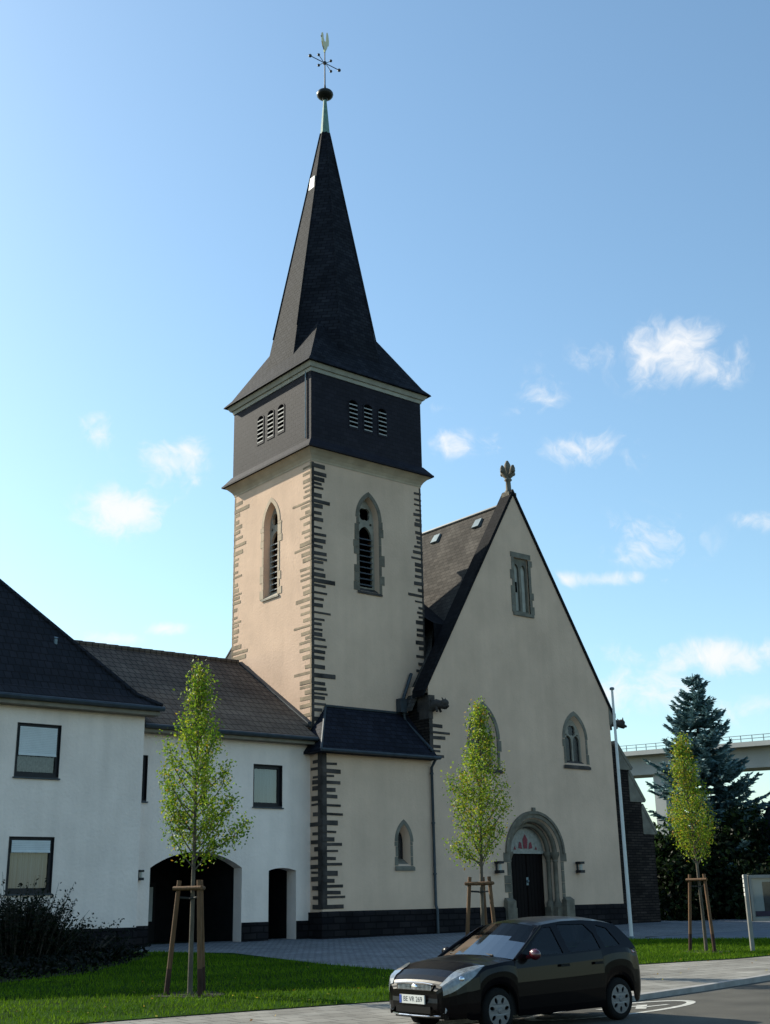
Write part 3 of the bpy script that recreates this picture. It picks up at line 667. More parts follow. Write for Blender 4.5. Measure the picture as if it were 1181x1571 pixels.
# niche in the gable
s_ = MB(); r = random.Random(5)
for s, ue in ((-1, 35.12), (1, 35.98)):
    z = 13.12
    while z < 15.5:
        h = min(r.uniform(.28, .42), 15.52 - z); L = .14 + (.10 if r.random() > .5 else 0); u0, u1 = sorted((ue, ue + s * L)); s_.box(u0, u1, FY - .02, FY + .05, z, z + h - .012); z += h
s_.box(34.94, 36.14, FY - .024, FY + .05, 15.525, 15.75); s_.box(34.94, 36.14, FY - .06, FY + .05, 12.98, 13.115)
nic = s_.build('gable_niche', 'grey_stone', church)
t_ = MB(); t_.plate(rect(35.12, 35.98, 13.12, 15.52), [arch(.145, 15.02, .26, 13.22, 8, 35.34), arch(.145, 15.02, .26, 13.22, 8, 35.76)], Mf(FY), .09, .20); t_.build('tracery', 'grey_stone', nic)
p_ = MB(); p_.poly([(u, FY + .19, v) for u, v in rect(35.15, 35.95, 13.2, 15.4)]); p_.build('panel', 'panel_white', nic)
p_ = MB(); p_.box(35.22, 35.42, FY + .165, FY + .187, 14.05, 14.5); p_.box(35.63, 35.70, FY + .165, FY + .187, 14.0, 14.3); p_.build('hole', 'void', nic)
# facade windows
def trac(u, sp_, ri, ba, w, seed):
    M_ = Mf(FY); s_ = MB(); surround(s_, w + .12, sp_, ri + .14, ba - .08, M_, u, seed, .15, .02, .10); wn_ = s_.build('facade_window', 'grey_stone', church)
    lw = w * .41; top = sp_ + ri
    t_ = MB(); t_.plate(arch(w + .02, sp_, ri + .02, ba - .02, 12, u), [arch(lw, sp_ - .12, lw * 1.35, ba + .02, 8, u - w * .49), arch(lw, sp_ - .12, lw * 1.35, ba + .02, 8, u + w * .49), foil(u, sp_ + ri * .44, w * .48, 4, R_(45), depth=.2),
                     circle(u - w * .68, sp_ + .18, .045, 8), circle(u + w * .68, sp_ + .18, .045, 8)], M_, .18, .28)
    t_.build('tracery', 'pale_stone', wn_)
    g_ = MB(); g_.poly([M_(a, b, .25) for a, b in arch(w, sp_, ri, ba, 12, u)]); g_.build('glass', 'leaded_glass', wn_)
    q_ = MB(); q_.hexa([M_(u - w - .32, ba - .30, -.06), M_(u + w + .32, ba - .30, -.06), M_(u + w, ba - .05, .20), M_(u - w, ba - .05, .20)], [M_(u - w - .32, ba - .20, -.06), M_(u + w + .32, ba - .20, -.06), M_(u + w, ba + .06, .20), M_(u - w, ba + .06, .20)])
    q_.build('sill', 'quoin_dark', wn_)
trac(38.22, 8.05, .84, 7.10, .50, 31); trac(32.94, 7.75, 1.10, 6.70, .58, 32)
# portal
M_ = Mf(FY)
p_ = MB(); a = arch(1.42, 3.40, 1.36, .6, 16, pc)[2:]; b = arch(1.61, 3.40, 1.57, .6, 16, pc)[2:]; p_.ring(a, b, M_, -.03, .10)
a = arch(1.55, 3.40, 1.51, .6, 16, pc)[2:]; b = arch(1.65, 3.40, 1.62, .6, 16, pc)[2:]; p_.ring(a, b, M_, -.085, .02)
p_.box(pc - .08, pc + .08, FY - .08, FY + .02, 4.98, 5.15)
r = random.Random(9)
for s in (-1, 1):
    z = 1.55
    while z < 3.4:
        h = min(r.uniform(.3, .5), 3.42 - z); L = .16 + (.18 if r.random() > .5 else 0); u0, u1 = sorted((pc + s * 1.42, pc + s * (1.42 + L))); p_.box(u0, u1, FY - .025, FY + .06, z, z + h - .012); z += h
    u0, u1 = sorted((pc + s * 1.40, pc + s * 1.86)); p_.box(u0, u1, FY - .22, FY + .10, .6, 1.62); p_.hexa([(u0, FY - .22, 1.62), (u1, FY - .22, 1.62), (u1, FY + .1, 1.62), (u0, FY + .1, 1.62)], [(u0 + .06, FY - .06, 1.74), (u1 - .06, FY - .06, 1.74), (u1 - .06, FY + .1, 1.74), (u0 + .06, FY + .1, 1.74)])
portal = p_.build('portal', 'sandstone', church)
for k, (w_, d_) in enumerate(((1.30, .18), (1.12, .42))):
    m_ = MB(); path = [(pc + .03 * k + 0, 0, 0)]
    pts = arch(w_, 3.45, w_ * .95 if w_ * .95 < w_ else w_, .6, 16, pc + .04 * k)[2:]
    m_.tube([(u, FY + d_, v) for u, v in pts], .10, 8); m_.build('archivolt', 'sandstone', portal, smooth=60)
    for s in (-1, 1):
        c_ = MB(); cxp = pc + .04 * k + s * w_
        c_.lathe([(.17, 1.35), (.17, 1.5), (.12, 1.58), (.095, 1.66), (.09, 3.05), (.12, 3.1), (.10, 3.14), (.16, 3.30), (.19, 3.34), (.19, 3.45)], (cxp, FY + d_, 0), n=12)
        c_.box(cxp - .17, cxp + .17, FY + d_ - .17, FY + d_ + .17, .6, 1.36); c_.build('column', 'sandstone', portal, smooth=40)
ty = MB(); ty.poly([M_(u, v, .62) for u, v in arch(1.02, 3.50, .94, 3.46, 16, pc + .10)]); ty.box(pc - .90, pc + 1.10, FY + .54, FY + .64, 3.40, 3.50)
tym = ty.build('tympanum', 'tympanum_stone', portal)
fx_ = MB(); q = pc + .08
fx_.poly([(q - .10, FY + .60, 3.60), (q + .10, FY + .60, 3.60), (q + .14, FY + .60, 3.95), (q, FY + .60, 4.16), (q - .14, FY + .60, 3.95)])
for s in (-1, 1):
    fx_.poly([(q + s * .18, FY + .602, 3.58), (q + s * .40, FY + .602, 3.62), (q + s * .34, FY + .602, 3.86), (q + s * .22, FY + .602, 3.82)])
    fx_.poly([(q + s * .52, FY + .602, 3.56), (q + s * .66, FY + .602, 3.56), (q + s * .60, FY + .602, 3.70)])
fx_.build('carving', 'fresco_red', tym)
dr = MB()
for s in (0, 1):
    x0 = pc + .10 - .96 + s * .97; dr.box(x0, x0 + .95, FY + .66, FY + .72, .9, 3.44)
    for i in range(5): dr.box(x0 + .03 + i * .182, x0 + .03 + i * .182 + .166, FY + .638, FY + .66, .95, 3.40)
door = dr.build('door', 'door_wood', portal)
hd = MB(); hd.ball((pc + .12, FY + .60, 2.35), .055, 10, 8); hd.box(pc + .06, pc + .18, FY + .625, FY + .636, 2.2, 2.5); hd.build('handle', 'zinc', door)
st = MB(); st.box(pc - 1.7, pc + 1.7, FY - .75, FY + .7, .4, .78); st.box(pc - 1.38, pc + 1.38, FY - .40, FY + .72, .78, .92); st.build('step', 'grey_stone', church, bevel=.015)
# plinth
pl = MB()
def plinth(x0, x1, y, top):
    pl.box(x0, x1, y - .09, y + .05, .2, top - .06); pl.hexa([(x0, y - .09, top - .06), (x1, y - .09, top - .06), (x1, y + .05, top - .06), (x0, y + .05, top - .06)], [(x0, y - .01, top), (x1, y - .01, top), (x1, y + .05, top), (x0, y + .05, top)])
plinth(AXL - .09, pc - 1.87, FY, 1.42); plinth(pc + 1.87, gr + .03, FY, 1.42)
pl.box(AXL - .09, AXL + .04, FY + .051, 35.1, .2, 1.40); pl.box(XL - .08, XL + .05, 35.11, YB, .2, 1.4)
pl.build('plinth', 'rubble', church)
# downpipe
dp = MB(); dp.box(AXR - .62, AXR - .30, YF - .30, YF - .02, 8.62, 9.15); dp.tube([(AXR - .40, YF - .16, 9.1), (AXR + .10, YF - .12, 10.2)], .07, 8)
dp.tube([(AXR - .40, YF - .20, 8.65), (AXR - .30, YF - .18, 8.3), (AXR - .05, 34.15, 7.05)], .055, 8)
dp.tube([(AXR - .02, 34.0, 6.80), (AXR - .02, FY - .09, 6.45), (AXR - .02, FY - .09, 1.55), (AXR - .02, FY - .16, 1.38), (AXR - .02, FY - .16, .5)], .055, 10)
for z in (6.2, 4.4, 2.6): dp.tube([(AXR - .02, FY - .09, z), (AXR - .02, FY - .09, z + .06)], .075, 10)
dp.build('downpipe', 'zinc_dark', church, smooth=40)
# nave
RZ, EXL, EXR, YN = 18.05, 29.75, 40.83, 53.8
RX = AP[0]
nv = MB(); nv.poly([(gr, 35, .3), (gr, YN, .3), (gr, YN, zr), (gr, 35, zr)]); nv.poly([(gl, 36, .3), (gl, YN, .3), (gl, YN, zl), (gl, 36, zl)]); nv.poly([(gl, YN, .3), (gr, YN, .3), (gr, YN, zr), (RX, YN, RZ - .1), (gl, YN, zl)])
nv.build('nave_wall', 'rubble_side', church)
nr = MB(); s1 = 1.675
def slope(x): return RZ - s1 * abs(x - RX)
for xe in (EXL, EXR):
    nr.hexa([(xe, FY + .60, slope(xe) - .12), (RX, FY + .60, RZ - .12), (RX, YN + .2, RZ - .12), (xe, YN + .2, slope(xe) - .12)], [(xe, FY + .60, slope(xe)), (RX, FY + .60, RZ), (RX, YN + .2, RZ), (xe, YN + .2, slope(xe))])
nroof = nr.build('nave_roof', 'slate_nave', church)
rc = MB(); rc.tube([(RX, FY + .6, RZ + .01), (RX, YN, RZ + .01)], .09, 8); rc.build('ridge_cap', 'zinc_dark', nroof)
for (x, y) in ((35.02, 39.0), (35.04, 36.25)):
    k_ = MB(); z = slope(x); k_.hexa([(x - .25, y - .22, slope(x - .25) + .01), (x + .02, y - .22, z + .01), (x + .02, y + .22, z + .01), (x - .25, y + .22, slope(x - .25) + .01)], [(x - .34, y - .22, slope(x - .25) + .06), (x - .06, y - .20, z + .05), (x - .06, y + .20, z + .05), (x - .34, y + .20, slope(x - .25) + .06)]); k_.build('skylight', 'zinc', nroof)
# saddle roof between tower and nave
sr = MB(); pz = lambda y: 13.10 + .607 * (y - 36.39)
xn = lambda z: RX - (RZ - z) / s1 + .12
ya, yb = 35.0, 39.2
sr.poly([(XR - .05, ya, pz(ya)), (xn(pz(ya)), ya, pz(ya)), (xn(pz(yb)), yb, pz(yb)), (XR - .05, yb, pz(yb))])
sr.poly([(XR - .05, ya, pz(ya) - 2), (xn(pz(ya) - 2), ya, pz(ya) - 2), (xn(pz(ya)), ya, pz(ya)), (XR - .05, ya, pz(ya))])
sr.poly([(XR - .05, yb, pz(yb)), (xn(pz(yb)), yb, pz(yb)), (xn(pz(yb) - 2), yb + 2, pz(yb) - 2), (XR - .05, yb + 2, pz(yb) - 2)])
sr.build('saddle_roof', 'slate_dark', church)
# stepped buttress at the right corner
def buttress(y):
    b_ = MB(); b_.prism([(gr + .0, y, .3), (43.30, y, .3), (43.30, y, 4.40), (42.66, y, 5.30), (42.66, y, 5.78), (41.95, y, 6.72), (41.95, y, 7.12), (41.25, y, 7.95), (gr, y, 8.1)], (0, .85, 0)); bb = b_.build('buttress', 'rubble_side', church)
    c_ = MB()
    for (xa, za, xb, zb) in ((41.15, 8.08, 42.12, 6.98), (41.88, 6.86, 42.84, 5.62), (42.60, 5.42, 43.45, 4.26)):
        c_.hexa([(xa, y - .05, za), (xb, y - .05, zb), (xb, y + .9, zb), (xa, y + .9, za)], [(xa + .10, y - .05, za + .14), (xb + .08, y - .05, zb + .10), (xb + .08, y + .9, zb + .10), (xa + .10, y + .9, za + .14)])
        c_.prism([(xa - .0, y - .03, za), (xb, y - .03, zb), (xa - .0, y - .03, zb)], (0, .4, 0))
    c_.build('weathering', 'grey_stone', bb)
buttress(34.75); buttress(41.5)

# wall lamps
def wall_lamp(x, y, z, lab, grp, k=1.):
    t = thing('wall_lamp', lab, 'lamp', (x, y, z), grp)
    m = MB(); m.box(x - .05 * k, x + .05 * k, y - .03, y, z - .22 * k, z + .22 * k); m.box(x - .13 * k, x + .13 * k, y - .30 * k, y - .03, z + .13 * k, z + .22 * k); m.box(x - .13 * k, x + .13 * k, y - .30 * k, y - .03, z - .22 * k, z - .11 * k); m.build('bracket', 'frame_dark', t, bevel=.008)
    g = MB(); g.lathe([(.0, z - .11 * k), (.07 * k, z - .11 * k), (.07 * k, z + .13 * k), (0, z + .13 * k)], (x, y - .19 * k, 0), n=12); g.build('glass', 'panel_white', t)
wall_lamp(33.28, FY, 2.86, 'black bracket wall lamp left of the church portal behind the young tree', 'wall lamps beside the church door')
wall_lamp(37.83, FY, 2.86, 'black bracket wall lamp right of the church portal on bare plaster', 'wall lamps beside the church door')
wall_lamp(18.46, 35.1, 2.64, 'small dark wall lamp on white wall beside the wide arched passage', None, .7)

# ---------------------------------------------------------------- white wing between house and church
WY, WX0, WX1 = 35.1, 12.0, 25.04
wing = thing('wing_building', 'low white wing with brown tiled roof, arched passage and narrow doorway beside the tower', 'building', (22, 36, .5))
ww = MB()
a_o = arch(1.70, 2.86, .50, .4, 14, 20.56); d_o = arch(.56, 2.77, .09, .4, 8, 23.88); wo_ = rect(22.66, 23.84, 4.88, 6.28); so_ = rect(18.40, 18.62, 4.92, 6.34); s2_ = rect(20.62, 20.84, 4.92, 6.34)
ww.wall(rect(WX0, WX1, .2, 7.12), [(a_o, a_o, .50), (d_o, d_o, .55), (wo_, wo_, .20), (so_, so_, .2), (s2_, s2_, .2)], Mf(WY))
ww.build('wall', 'house_plaster', wing, recalc=False)
# passage behind the arches
pg = MB()
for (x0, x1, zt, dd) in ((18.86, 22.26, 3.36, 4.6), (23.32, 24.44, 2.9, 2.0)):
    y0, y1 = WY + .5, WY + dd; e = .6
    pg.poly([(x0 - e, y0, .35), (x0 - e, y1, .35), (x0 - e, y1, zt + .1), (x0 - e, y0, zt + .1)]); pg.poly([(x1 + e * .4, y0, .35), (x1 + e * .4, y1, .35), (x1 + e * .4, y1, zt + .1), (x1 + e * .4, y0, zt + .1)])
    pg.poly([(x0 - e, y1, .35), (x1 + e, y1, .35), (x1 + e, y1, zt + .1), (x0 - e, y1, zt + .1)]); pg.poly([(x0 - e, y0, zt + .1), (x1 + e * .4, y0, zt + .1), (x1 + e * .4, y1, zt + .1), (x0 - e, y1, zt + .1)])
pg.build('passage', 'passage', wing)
for (x0, x1, zz) in ((19.2, 20.0, 1.5), (20.6, 21.5, 1.2)):
    dd_ = MB(); dd_.box(x0, x1, WY + 4.45, WY + 4.58, .5, 2.5); pdoor = dd_.build('door', 'frame_dark', wing)
    g_ = MB(); g_.box(x0 + .12, x1 - .12, WY + 4.42, WY + 4.452, zz, 2.35); g_.build('pane', 'shutter', pdoor)
def window(parent, x0, x1, z0, z1, y, depth, kind, shut=0.):
    f = MB(); fr = .10
    f.plate(rect(x0, x1, z0, z1), [rect(x0 + fr, x1 - fr, z0 + fr * 1.3, z1 - fr * 1.3)], Mf(y), depth - .09, depth)
    w_ = f.build('window', 'frame_dark', parent)
    rv = MB(); rv.plate(rect(x0 - .002, x1 + .002, z0 - .06, z1 + .002), [rect(x0 + .015, x1 - .015, z0 + .015, z1 - .015)], Mf(y), -.012, depth - .09); rv.build('frame', 'frame_dark', w_)
    g = MB(); g.poly([(x0, y + depth - .04, z0), (x1, y + depth - .04, z0), (x1, y + depth - .04, z1), (x0, y + depth - .04, z1)]); g.build('pane', 'window_glass', w_)
    c = MB(); n_ = 26
    for i in range(n_):
        xa, xb = x0 + (x1 - x0) * i / n_, x0 + (x1 - x0) * (i + 1) / n_; d = .02 * (i % 2)
        c.poly([(xa, y + depth + .05 + d, z0), (xb, y + depth + .07 - d, z0), (xb, y + depth + .07 - d, z1), (xa, y + depth + .05 + d, z1)])
    c.build('curtain', kind, w_)
    b_ = MB(); b_.poly([(x0 - .3, y + depth + .5, z0 - .3), (x1 + .3, y + depth + .5, z0 - .3), (x1 + .3, y + depth + .5, z1 + .3), (x0 - .3, y + depth + .5, z1 + .3)]); b_.build('void', 'void', w_)
    if shut:
        s = MB(); zs = z1 - fr - (z1 - z0 - fr) * shut; z = z1 - fr
        while z > zs: s.box(x0 + fr, x1 - fr, y + depth - .135, y + depth - .115, max(zs, z - .046), z); z -= .05
        s.box(x0 + fr, x1 - fr, y + depth - .15, y + depth - .10, zs - .05, zs - .001)
        s.build('roller_shutter', 'shutter', w_)
    q = MB(); q.box(x0 - .04, x1 + .04, y - .07, y + depth - .1, z0 - .075, z0 - .035); q.build('sill', 'zinc_dark', w_)
    return w_
window(wing, 22.66, 23.84, 4.88, 6.28, WY, .20, 'curtain')
window(wing, 18.40, 18.62, 4.92, 6.34, WY, .18, 'curtain'); window(wing, 20.62, 20.84, 4.92, 6.34, WY, .18, 'curtain')
for (x0, x1) in ((18.0, 18.85), (22.27, 23.31), (24.45, WX1 - .1)):
    bp_ = MB(); bp_.box(x0, x1, WY - .03, WY + .04, .2, 1.14); bp_.build('plinth', 'rubble', wing)
wr = MB(); ws = (10.92 - 7.30) / (40.46 - 34.66)
def wz(y): return 7.30 + ws * (y - 34.66)
wr.hexa([(8, 34.66, 7.18), (25.04, 34.66, 7.18), (25.04, 35.58, wz(35.58) - .12), (8, 35.58, wz(35.58) - .12)], [(8, 34.66, 7.30), (25.04, 34.66, 7.30), (25.04, 35.58, wz(35.58)), (8, 35.58, wz(35.58))])
wr.hexa([(8, 35.58, wz(35.58) - .12), (25.44, 35.58, wz(35.58) - .12), (25.44, 40.46, 10.80), (8, 40.46, 10.80)], [(8, 35.58, wz(35.58)), (25.44, 35.58, wz(35.58)), (25.44, 40.46, 10.92), (8, 40.46, 10.92)])
wr.hexa([(8, 46.2, 7.2), (25.44, 46.2, 7.2), (25.44, 40.46, 10.80), (8, 40.46, 10.80)], [(8, 46.2, 7.32), (25.44, 46.2, 7.32), (25.44, 40.46, 10.92), (8, 40.46, 10.92)])
wroof = wr.build('roof', 'tile_brown', wing)
rt = MB()
for i in range(36): rt.tube([(8 + i * .48, 40.46, 10.93), (8 + i * .48 + .50, 40.46, 10.93)], [.10, .12], 8)
rt.build('ridge_tiles', 'tile_brown', wroof)
vg = MB(); vg.hexa([(25.30, 35.62, wz(35.62) + .002), (25.455, 35.62, wz(35.62) + .002), (25.455, 40.40, 10.89), (25.30, 40.40, 10.89)], [(25.30, 35.62, wz(35.62) + .06), (25.455, 35.62, wz(35.62) + .10), (25.455, 40.40, 10.98), (25.30, 40.40, 10.94)]); vg.build('flashing', 'zinc_dark', wroof)
gt = MB(); gt.tube([(18.2, 34.58, 7.22), (25.0, 34.58, 7.22)], .075, 8); gt.build('gutter', 'zinc_dark', wing)
ff = MB(); ff.box(18.0, 25.0, 34.70, WY + .02, 7.04, 7.17); ff.build('eave_board', 'fascia', wing)

# ---------------------------------------------------------------- white house at the left
HX0, HX1, HY0, HY1 = 2.0, 18.03, 34.3, 45.7
house = thing('white_house', 'two storey white rendered house with dark hipped roof at the left edge', 'house', (12, 36, .5))
hw = MB(); o1, o2 = rect(13.88, 15.25, 5.42, 6.96), rect(13.88, 15.25, 2.15, 3.70); o3, o4 = rect(9.2, 10.6, 5.42, 6.96), rect(9.2, 10.6, 2.15, 3.70)
hw.wall(rect(HX0, HX1, .2, 7.62), [(o, o, .16) for o in (o1, o2, o3, o4)], Mf(HY0))
hw.poly([(HX1, HY0, .2), (HX1, HY1, .2), (HX1, HY1, 7.62), (HX1, HY0, 7.62)]); hw.poly([(HX0, HY0, .2), (HX0, HY1, .2), (HX0, HY1, 7.62), (HX0, HY0, 7.62)]); hw.poly([(HX0, HY1, .2), (HX1, HY1, .2), (HX1, HY1, 7.62), (HX0, HY1, 7.62)])
hw.build('wall', 'house_plaster', house, recalc=False)
window(house, 13.88, 15.25, 5.42, 6.96, HY0, .16, 'curtain_pink', .55); window(house, 13.88, 15.25, 2.15, 3.70, HY0, .16, 'curtain', .20)
window(house, 9.2, 10.6, 5.42, 6.96, HY0, .16, 'curtain_pink', .5); window(house, 9.2, 10.6, 2.15, 3.70, HY0, .16, 'curtain', .2)
hb = MB(); hb.box(HX0, HX1 + .03, HY0 - .03, HY0 + .04, .2, 1.12); hb.build('plinth', 'rubble', house)
hrf = MB(); ex0, ex1, ey0, ey1 = HX0 - .35, 18.38, 33.85, HY1 + .4
def hring(t, z): return [(ex0 + t, ey0 + t, z), (ex1 - t, ey0 + t, z), (ex1 - t, ey1 - t, z), (ex0 + t, ey1 - t, z)]
tm = (ey1 - ey0) / 2; zt_ = 8.1 + 1.16 * (tm - .6)
prs = [hring(0, 7.60), hring(0, 7.72), hring(.6, 8.1)]
for a, b in zip(prs, prs[1:]):
    for k_ in range(4): hrf.poly([a[k_], a[(k_ + 1) % 4], b[(k_ + 1) % 4], b[k_]])
c_ = hring(.6, 8.1); r0, r1 = (ex0 + tm, ey0 + tm, zt_), (ex1 - tm, ey0 + tm, zt_)
hrf.poly([c_[0], c_[1], r1, r0]); hrf.poly([c_[1], c_[2], r1]); hrf.poly([c_[2], c_[3], r0, r1]); hrf.poly([c_[3], c_[0], r0]); hrf.poly(hring(0, 7.60))
hroof = hrf.build('roof', 'tile_dark', house)
hh = MB(); hh.tube([(ex1, ey0, 7.74), (ex1 - .6, ey0 + .6, 8.13), r1], .09, 6); hh.tube([r0, r1], .10, 6); hh.build('ridge_tiles', 'tile_dark', hroof)
g_ = MB(); g_.tube([(ex0, ey0 - .07, 7.64), (ex1 + .05, ey0 - .07, 7.64)], .08, 8); g_.build('gutter', 'zinc_dark', house)
ff = MB(); ff.box(HX0 - .3, ex1 - .04, ey0 + .03, HY0 + .02, 7.44, 7.59); ff.build('eave_board', 'fascia', house)
vp_ = MB(); vx = 15.6; vp_.tube([(vx, 35.95, 9.3), (vx, 35.95, 9.95), (vx, 35.92, 10.0)], [.06, .06, .07], 8); vp_.build('vent_pipe', 'zinc', hroof)

# ---------------------------------------------------------------- vegetation
def leaf_mesh(name, mat, P, size, cols, parent, seed, aspect=.55, flat_=None):
    rg = np.random.default_rng(seed); n = len(P); P = np.asarray(P); size = np.asarray(size)[:, None]
    a = rg.normal(size=(n, 3)); a /= np.linalg.norm(a, axis=1, keepdims=True)
    if flat_ is not None: a = flat_
    b = rg.normal(size=(n, 3)); b -= a * (a * b).sum(1, keepdims=True); b /= np.linalg.norm(b, axis=1, keepdims=True)
    V = np.stack([P - a * size, P + b * size * aspect, P + a * size, P - b * size * aspect], 1).reshape(-1, 3); F = np.arange(4 * n).reshape(-1, 4)
    o = mesh_obj(name, V.tolist(), F.tolist(), MATS[mat], parent); set_tint(o.data, np.repeat(np.asarray(cols), 4, 0)); return o
LEAFC = np.array([[.085, .175, .012], [.165, .265, .018], [.285, .350, .026], [.36, .35, .03], [.42, .24, .03]])
def street_tree(x, y, zc0, ztop, prof, lab, seed, n=3600, sg0=.095, mix=(.30, .36, .22, .09, .03), sprays=()):
    """young columnar tree: slim trunk, upswept limbs, crown of single leaves"""
    r = random.Random(seed); z0 = gz(x, y); t = thing('street_tree', lab, 'tree', (x, y, z0), 'young street trees on the lawns')
    def rad(z):
        f = (z - zc0) / (ztop - zc0)
        for (a, b), (c, d) in zip(prof, prof[1:]):
            if a <= f <= c: return b + (d - b) * (f - a) / (c - a)
        return 0
    tm_ = MB(); lean = (r.uniform(-.05, .05), r.uniform(-.05, .05)); H = ztop - z0
    tp = [(x + lean[0] * (q * q) * 4, y + lean[1] * (q * q) * 4, z0 - .05 + H * q) for q in (0, .2, .4, .6, .8, .97)]
    tm_.tube(tp, [.050, .042, .036, .028, .016, .005], 8); tr = tm_.build('trunk', 'bark', t, smooth=60)
    lm = MB(); ends = []
    nb = 44
    for i in range(nb):
        z = zc0 - .1 + (ztop - zc0) * (i / nb) ** 1.05 * .93; a = i * 2.4 + r.uniform(-.4, .4); R = rad(z + .5) * r.uniform(.75, 1.12) + .05; up = r.uniform(.55, 1.0) * (1 - .45 * i / nb)
        q = (z - z0) / H; bx_, by_ = x + lean[0] * q * q * 4, y + lean[1] * q * q * 4
        p = [Vector((bx_, by_, z)), Vector((bx_ + R * .45 * math.cos(a), by_ + R * .45 * math.sin(a), z + up * .35)), Vector((bx_ + R * .85 * math.cos(a), by_ + R * .85 * math.sin(a), z + up * .8)), Vector((bx_ + R * math.cos(a), by_ + R * math.sin(a), z + up * 1.15))]
        if p[-1].z > ztop: p = [Vector((v.x, v.y, min(v.z, ztop))) for v in p]
        lm.tube(p, [.016, .011, .007, .003], 5); ends.append(p)
    for (dx_, dz0, ln, dz1) in sprays:
        d = cr * (1 if dx_ > 0 else -1); b0 = Vector((x, y, zc0 + dz0)); p = [b0, b0 + d * ln * .4 + uz * dz1 * .25, b0 + d * ln * .75 + uz * dz1 * .6, b0 + d * ln + uz * dz1]; lm.tube(p, [.016, .011, .007, .003], 5); ends.append(p); ends.append(p)
    lm.build('limbs', 'bark', tr)
    P = []
    wts = [max(.15, (p[0] - p[-1]).length) for p in ends]
    while len(P) < n:
        p = r.choices(ends, wts)[0]; s = r.uniform(.22, 1.03); s = s if r.random() < .35 else round(s * 6) / 6 + r.gauss(0, .03); s = min(max(s, .15), 1.05); k_ = min(2, int(s * 3)); q = p[k_].lerp(p[k_ + 1], min(1.05, s * 3 - k_)); sg = sg0
        P.append((q.x + r.gauss(0, sg), q.y + r.gauss(0, sg), q.z + r.gauss(0, sg * 1.2)))
    P = np.array(P); rg = np.random.default_rng(seed)
    ci = rg.choice(5, len(P), p=mix); cl = LEAFC[ci] * rg.uniform(.75, 1.25, (len(P), 1))
    leaf_mesh('crown', 'leaf', P, rg.uniform(.020, .038, len(P)), cl, t, seed, .62)
    return t
street_tree(11.72, 20.15, 2.42, 6.10, [(0, .18), (.08, .36), (.24, .64), (.42, .66), (.58, .48), (.72, .27), (.86, .12), (1, .02)], 'young green columnar tree on the lawn before the white wing', 41, 9600, .085, (.22, .42, .28, .06, .02), [(1, .15, .95, .62), (-1, .6, .55, .5)])
street_tree(18.95, 20.10, 2.45, 5.95, [(0, .14), (.1, .32), (.3, .54), (.46, .54), (.62, .36), (.78, .19), (.9, .10), (1, .03)], 'young yellowing columnar tree in front of the church portal behind the car', 42, 8200, .085, (.18, .34, .29, .14, .05), [(-1, .05, .60, .40), (-1, 1.35, .62, .5)])
street_tree(27.75, 20.85, 2.55, 5.85, [(0, .30), (.08, .46), (.25, .58), (.40, .50), (.56, .32), (.75, .24), (.92, .14), (1, .04)], 'young ochre and green columnar tree on the sunlit lawn at right', 43, 7800, .085, (.16, .32, .30, .15, .07))
def stake_frame(x, y, a0, lab, src=None):
    z0 = gz(x, y)
    if src is None:
        t = thing('tree_support', lab, 'tree support', (x, y, z0), 'three-legged wooden tree supports'); tops = []
        for k_ in range(3):
            a = a0 + k_ * 2 * math.pi / 3; b = Vector((x + .43 * math.cos(a), y + .43 * math.sin(a), z0 - .1)); tp = Vector((x + .25 * math.cos(a), y + .25 * math.sin(a), z0 + 1.98)); tops.append(tp)
            m = MB(); mid = b.lerp(tp, .27); m.tube([mid, tp], [.046, .042], 9); s = m.build('stake', 'stake_wood', t, smooth=50)
            f_ = MB(); f_.tube([b, mid], [.048, .0465], 9); f_.build('stake_foot', 'stake_foot', s, smooth=50)
        for k_ in range(3):
            p, q = tops[k_] - uz * .14, tops[(k_ + 1) % 3] - uz * .14; d = (q - p).normalized(); o = Vector((d.y, -d.x, 0)) * .05
            m = MB(); m.tube([p - d * .09 + o, q + d * .09 + o], .038, 8); m.build('crossbar', 'stake_wood', t, smooth=50)
        m = MB(); m.tube([tops[0] - uz * .3, Vector((x + .05, y, z0 + 1.66)), Vector((x - .05, y, z0 + 1.66)), tops[1] - uz * .3], .02, 6); m.build('tie_strap', 'strap', t)
        return t
    c = src.copy(); COL.objects.link(c); c.location = (x, y, z0); c.rotation_euler = (0, 0, a0); c['label'] = lab
    for ch in src.children:
        d = ch.copy(); COL.objects.link(d); d.parent = c
        for g in ch.children:
            e = g.copy(); COL.objects.link(e); e.parent = d
    return c
sf = stake_frame(11.72, 20.15, R_(145), 'wooden three-legged support around the tree before the white wing')
stake_frame(18.95, 20.10, R_(10), 'wooden three-legged support half hidden behind the parked car', sf)
stake_frame(27.75, 20.85, R_(-18), 'wooden three-legged support standing on the sunlit right lawn', sf)
for (x, y) in ((11.72, 20.15), (27.75, 20.85)):
    m = MB(); r = random.Random(int(x)); pts = [(x + (.62 + r.uniform(-.1, .1)) * math.cos(a), y + (.62 + r.uniform(-.1, .1)) * math.sin(a)) for a in (i * math.pi / 9 for i in range(18))]
    m.poly([(p, q, gz(p, q) + .022) for p, q in pts]); struct(m.build('soil_patch', 'soil'), 'bare soil round the foot of a young tree')

